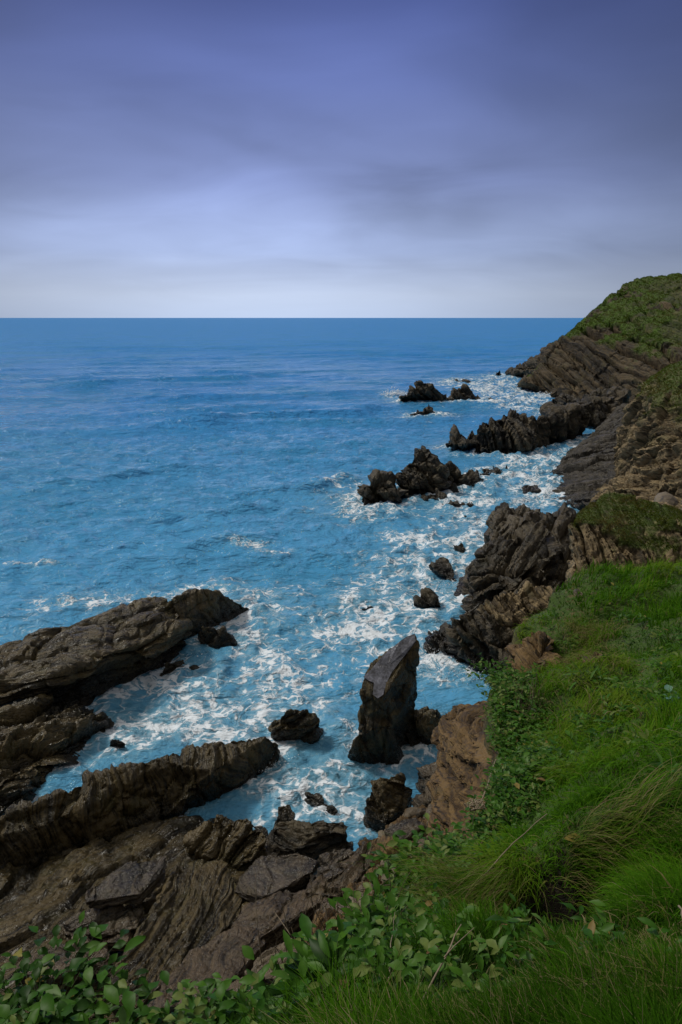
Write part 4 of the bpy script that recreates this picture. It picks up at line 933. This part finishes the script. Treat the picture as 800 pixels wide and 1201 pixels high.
g = NT('sea_water'); P = g.pos(); fm = g.attr('foam'); sh = g.attr('shallow'); by = g.attr('bay')
def warp(P, sc, amt):
    nn = g.n('TexNoise', {'Vector': P, 'Scale': sc, 'Detail': 3.0}).outputs['Color']
    return g.n('VectorMath', {0: g.n('VectorMath', {0: nn, 1: (.5, .5, .5)}, operation='SUBTRACT').outputs[0], 1: (amt, amt, 0)}, operation='MULTIPLY').outputs[0]
def add(a, b): return g.n('VectorMath', {0: a, 1: b}, operation='ADD').outputs[0]
W1 = add(P, warp(P, .7, 1.3)); W2 = add(W1, warp(P, 2.6, .42))
def ridge(vec, sc, det=2.0):
    n_ = g.noise(vec, sc, det, .5); return g.math('SUBTRACT', 1.0, g.math('MULTIPLY', g.math('ABSOLUTE', g.math('SUBTRACT', n_, .5)), 7.5), True)
r1 = ridge(W2, .9, 3.0); r2 = ridge(W2, 2.6, 3.0); r3 = g.noise(W2, 7.0, 6, .72); r4 = g.noise(W1, .27, 3, .6); r0 = ridge(W1, .42, 3.0)
vor = g.n('TexVoronoi', {'Vector': W2, 'Scale': 2.2}, feature='DISTANCE_TO_EDGE').outputs[0]
lace = g.mr(vor, .0, .22, 1.0, 0.0)
pat = g.math('ADD', g.math('MULTIPLY', r1, .26), g.math('MULTIPLY', r2, .20)); pat = g.math('ADD', pat, g.math('MULTIPLY', r0, .22)); pat = g.math('ADD', pat, g.math('MULTIPLY', lace, .16))
pat = g.math('ADD', pat, g.math('MULTIPLY', r3, .36)); pat = g.math('ADD', pat, g.math('MULTIPLY', g.math('SUBTRACT', r4, .5), .95))
th = g.math('SUBTRACT', 1.155, g.math('MULTIPLY', fm, .60))
th = g.math('MAXIMUM', th, .50); df = g.math('SUBTRACT', pat, th)
fo = g.math('MAXIMUM', g.math('MULTIPLY', g.mr(df, -.06, .30), .62), g.mr(df, .07, .20))
milk = g.mr(g.math('SUBTRACT', pat, th), -.35, .15)
milk = g.math('MULTIPLY', milk, g.math('MULTIPLY', fm, .8, True))
# deep water: blue far out, teal in the bay, murky by the rocks
dn = g.noise(P, .05, 4, .6)
deep = g.mix(by, (.028, .255, .66), (.085, .345, .63))
deep = g.mix(g.math('MULTIPLY', g.mr(dn, .4, .65), .5), deep, (.025, .24, .46))
deep = g.mix(g.math('MULTIPLY', sh, .55, True), deep, (.10, .22, .28))
deep = g.mix(milk, deep, (.18, .40, .55))
col = g.mix(fo, deep, (.80, .875, .96))
dst = g.n('VectorMath', {0: P, 1: (0, 0, CAMH)}, operation='DISTANCE').outputs['Value']
PS = g.n('Mapping', {'Vector': P, 'Scale': (.55, 1.0, 1.0), 'Rotation': (0, 0, rad(14))}).outputs[0]
b1 = g.noise(PS, .9, 5, .6, .4); b2 = g.noise(PS, .16, 5, .6, .3); b3 = g.noise(PS, .035, 4, .6)
hh = g.math('ADD', g.math('MULTIPLY', b1, .8), g.math('MULTIPLY', b2, 2.2)); hh = g.math('ADD', hh, g.math('MULTIPLY', b3, 3.0))
bp = g.n('Bump', {'Strength': .9, 'Distance': 1.0, 'Height': hh}).outputs[0]
bp = g.n('Bump', {'Strength': .6, 'Distance': .05, 'Height': fo, 'Normal': bp}).outputs[0]
ro = g.math('ADD', g.mr(dst, 30.0, 400.0, .07, .36), g.math('MULTIPLY', fo, .5))
M_SEA = g.done(g.n('BsdfPrincipled', {'Base Color': col, 'Roughness': ro, 'IOR': 1.33, 'Normal': bp, 'Specular IOR Level': .22}).outputs[0])
sea = mesh_np('sea', np.stack([SX, SY, Zs], 1), sq, M_SEA, None, True, {'foam': foam, 'shallow': shal, 'bay': bay}); tag(sea, None, None, None, 'structure')

# spray thrown up where the swell meets the rocks
r = np.random.default_rng(12); SV, SF = [], []; o_ = 0
OCT = np.array([(1, 0, 0), (-1, 0, 0), (0, 1, 0), (0, -1, 0), (0, 0, 1), (0, 0, -1)], float)
OF = np.array([(0, 2, 4), (2, 1, 4), (1, 3, 4), (3, 0, 4), (2, 0, 5), (1, 2, 5), (3, 1, 5), (0, 3, 5)])
for (px, py, n_, w_, h_) in ((465, 463, 700, 1.3, 1.1), (641, 466, 500, 1.2, 1.0), (536, 790, 420, .8, .55), (240, 772, 260, .5, .35), (212, 852, 260, .6, .35), (536, 690, 420, .8, .6), (424, 603, 320, .9, .5), (660, 530, 320, 1.0, .6), (318, 900, 220, .5, .3), (500, 767, 220, .5, .4)):
    c = PZ(px, py, 0.05); k_ = np.linalg.norm(c)/30
    P_ = c+np.stack([r.normal(0, w_, n_), r.normal(0, w_*.5, n_), np.abs(r.normal(0, h_*.5, n_))*r.random(n_)], 1)
    S_ = np.exp(r.normal(math.log(.014*max(.8, k_)), .5, n_))
    SV.append((P_[:, None]+OCT[None]*S_[:, None, None]).reshape(-1, 3)); SF.append((OF[None]+(np.arange(n_)*6)[:, None, None]).reshape(-1, 3)+o_); o_ += n_*6
g = NT('spray_water'); M_SPRAY = g.done(g.n('BsdfPrincipled', {'Base Color': (.85, .9, .95, 1), 'Roughness': .5}).outputs[0])
sp = mesh_np('sea_spray', np.concatenate(SV), np.concatenate(SF), M_SPRAY, None, True); tag(sp, 'white spray thrown up where the swell meets the rocks', 'spray', None, 'stuff')

# ------------------------------------------------------------------ sky and light
SUN_EL, SUN_AZ = rad(48), rad(-62)        # azimuth measured from +Y towards +X
w = bpy.data.worlds.new('World'); scene.world = w; w.use_nodes = True; t = w.node_tree; t.nodes.clear()
class WT(NT):
    def __init__(s, tree): s.t = tree
    def mix_f(s, x): return s.mr(x, .05, 1.0, .50, 1.27, 'LINEAR')
g = WT(t)
sky = g.n('TexSky', None, sky_type='NISHITA', sun_disc=False, sun_elevation=SUN_EL, sun_rotation=SUN_AZ, altitude=20.0, air_density=1.0, dust_density=2.0)
D = g.n('TexCoord').outputs['Generated']; xyz = g.n('SeparateXYZ', {0: D})
zc = xyz.outputs[2]
el = g.math('MAXIMUM', zc, 0.0)
def s2l(*c): return tuple((x/255/12.92 if x/255 <= .04045 else ((x/255+.055)/1.055)**2.4) for x in c)
inv = g.math('DIVIDE', 1.0, g.math('ADD', el, .16))
cv = g.n('CombineXYZ', {0: g.math('MULTIPLY', xyz.outputs[0], inv), 1: g.math('MULTIPLY', xyz.outputs[1], inv), 2: 0.0}).outputs[0]
cv = g.n('Mapping', {'Vector': cv, 'Scale': (.8, 1.0, 1.0), 'Rotation': (0, 0, rad(-18)), 'Location': (3.1, 1.7, 0)}).outputs[0]
n1 = g.noise(cv, .55, 3, .5, .5); n2 = g.noise(cv, 1.5, 4, .5, .8)
cl = g.math('ADD', g.math('MULTIPLY', n1, .72), g.math('MULTIPLY', n2, .28))
K = 1.0
base = g.ramp(g.math('MULTIPLY', el, 1.0), [(0.0, s2l(178, 194, 222)), (.03, s2l(180, 194, 220)), (.085, s2l(150, 166, 204)), (.17, s2l(118, 132, 178)), (.28, s2l(90, 104, 158)), (.38, s2l(60, 73, 130)), (.56, (.36, .36, .365)), (.75, (.74, .71, .65)), (1.0, (.90, .87, .79))])
cm = g.math('MULTIPLY', g.mr(el, 0.0, .14, .10, 1.0), 1.0)
dark = g.math('ADD', 1.0, g.math('MULTIPLY', g.math('MULTIPLY', g.math('SUBTRACT', cl, .5), 2.0), cm))
glow = g.math('POWER', g.math('MAXIMUM', g.n('VectorMath', {0: D, 1: (-.09, .985, .15)}, operation='DOT_PRODUCT').outputs['Value'], 0.0), 12.0)
dark = g.math('MULTIPLY', dark, g.mix_f(glow))
dark = g.math('MAXIMUM', dark, .42)
cloud = g.mix(1.0, base, g.n('CombineColor', {0: dark, 1: dark, 2: dark}).outputs[0], 'MULTIPLY')
cloud10 = g.n('VectorMath', {0: cloud, 'Scale': 7.6}, operation='SCALE').outputs[0]
mixc = g.mix(.95, sky.outputs[0], cloud10)
bg = g.n('Background', {0: mixc, 1: .1}); wo = g.n('OutputWorld'); t.links.new(bg.outputs[0], wo.inputs[0])
sl = bpy.data.lights.new('sun', 'SUN'); sl.energy = 1.5; sl.angle = rad(11); sl.color = (1.0, .945, .84)
so = bpy.data.objects.new('sun', sl); COL.objects.link(so)
sdv = Vector((math.sin(SUN_AZ)*math.cos(SUN_EL), math.cos(SUN_AZ)*math.cos(SUN_EL), math.sin(SUN_EL)))
so.rotation_euler = sdv.to_track_quat('Z', 'Y').to_euler(); so.location = sdv*80
scene.view_settings.view_transform = 'Standard'; scene.view_settings.look = 'None'; scene.view_settings.exposure = 0.52; scene.view_settings.gamma = 1
scene.view_settings.use_curve_mapping = False
scene.render.film_transparent = False
scene.cycles.max_bounces = 6; scene.cycles.diffuse_bounces = 3; scene.cycles.use_denoising = True
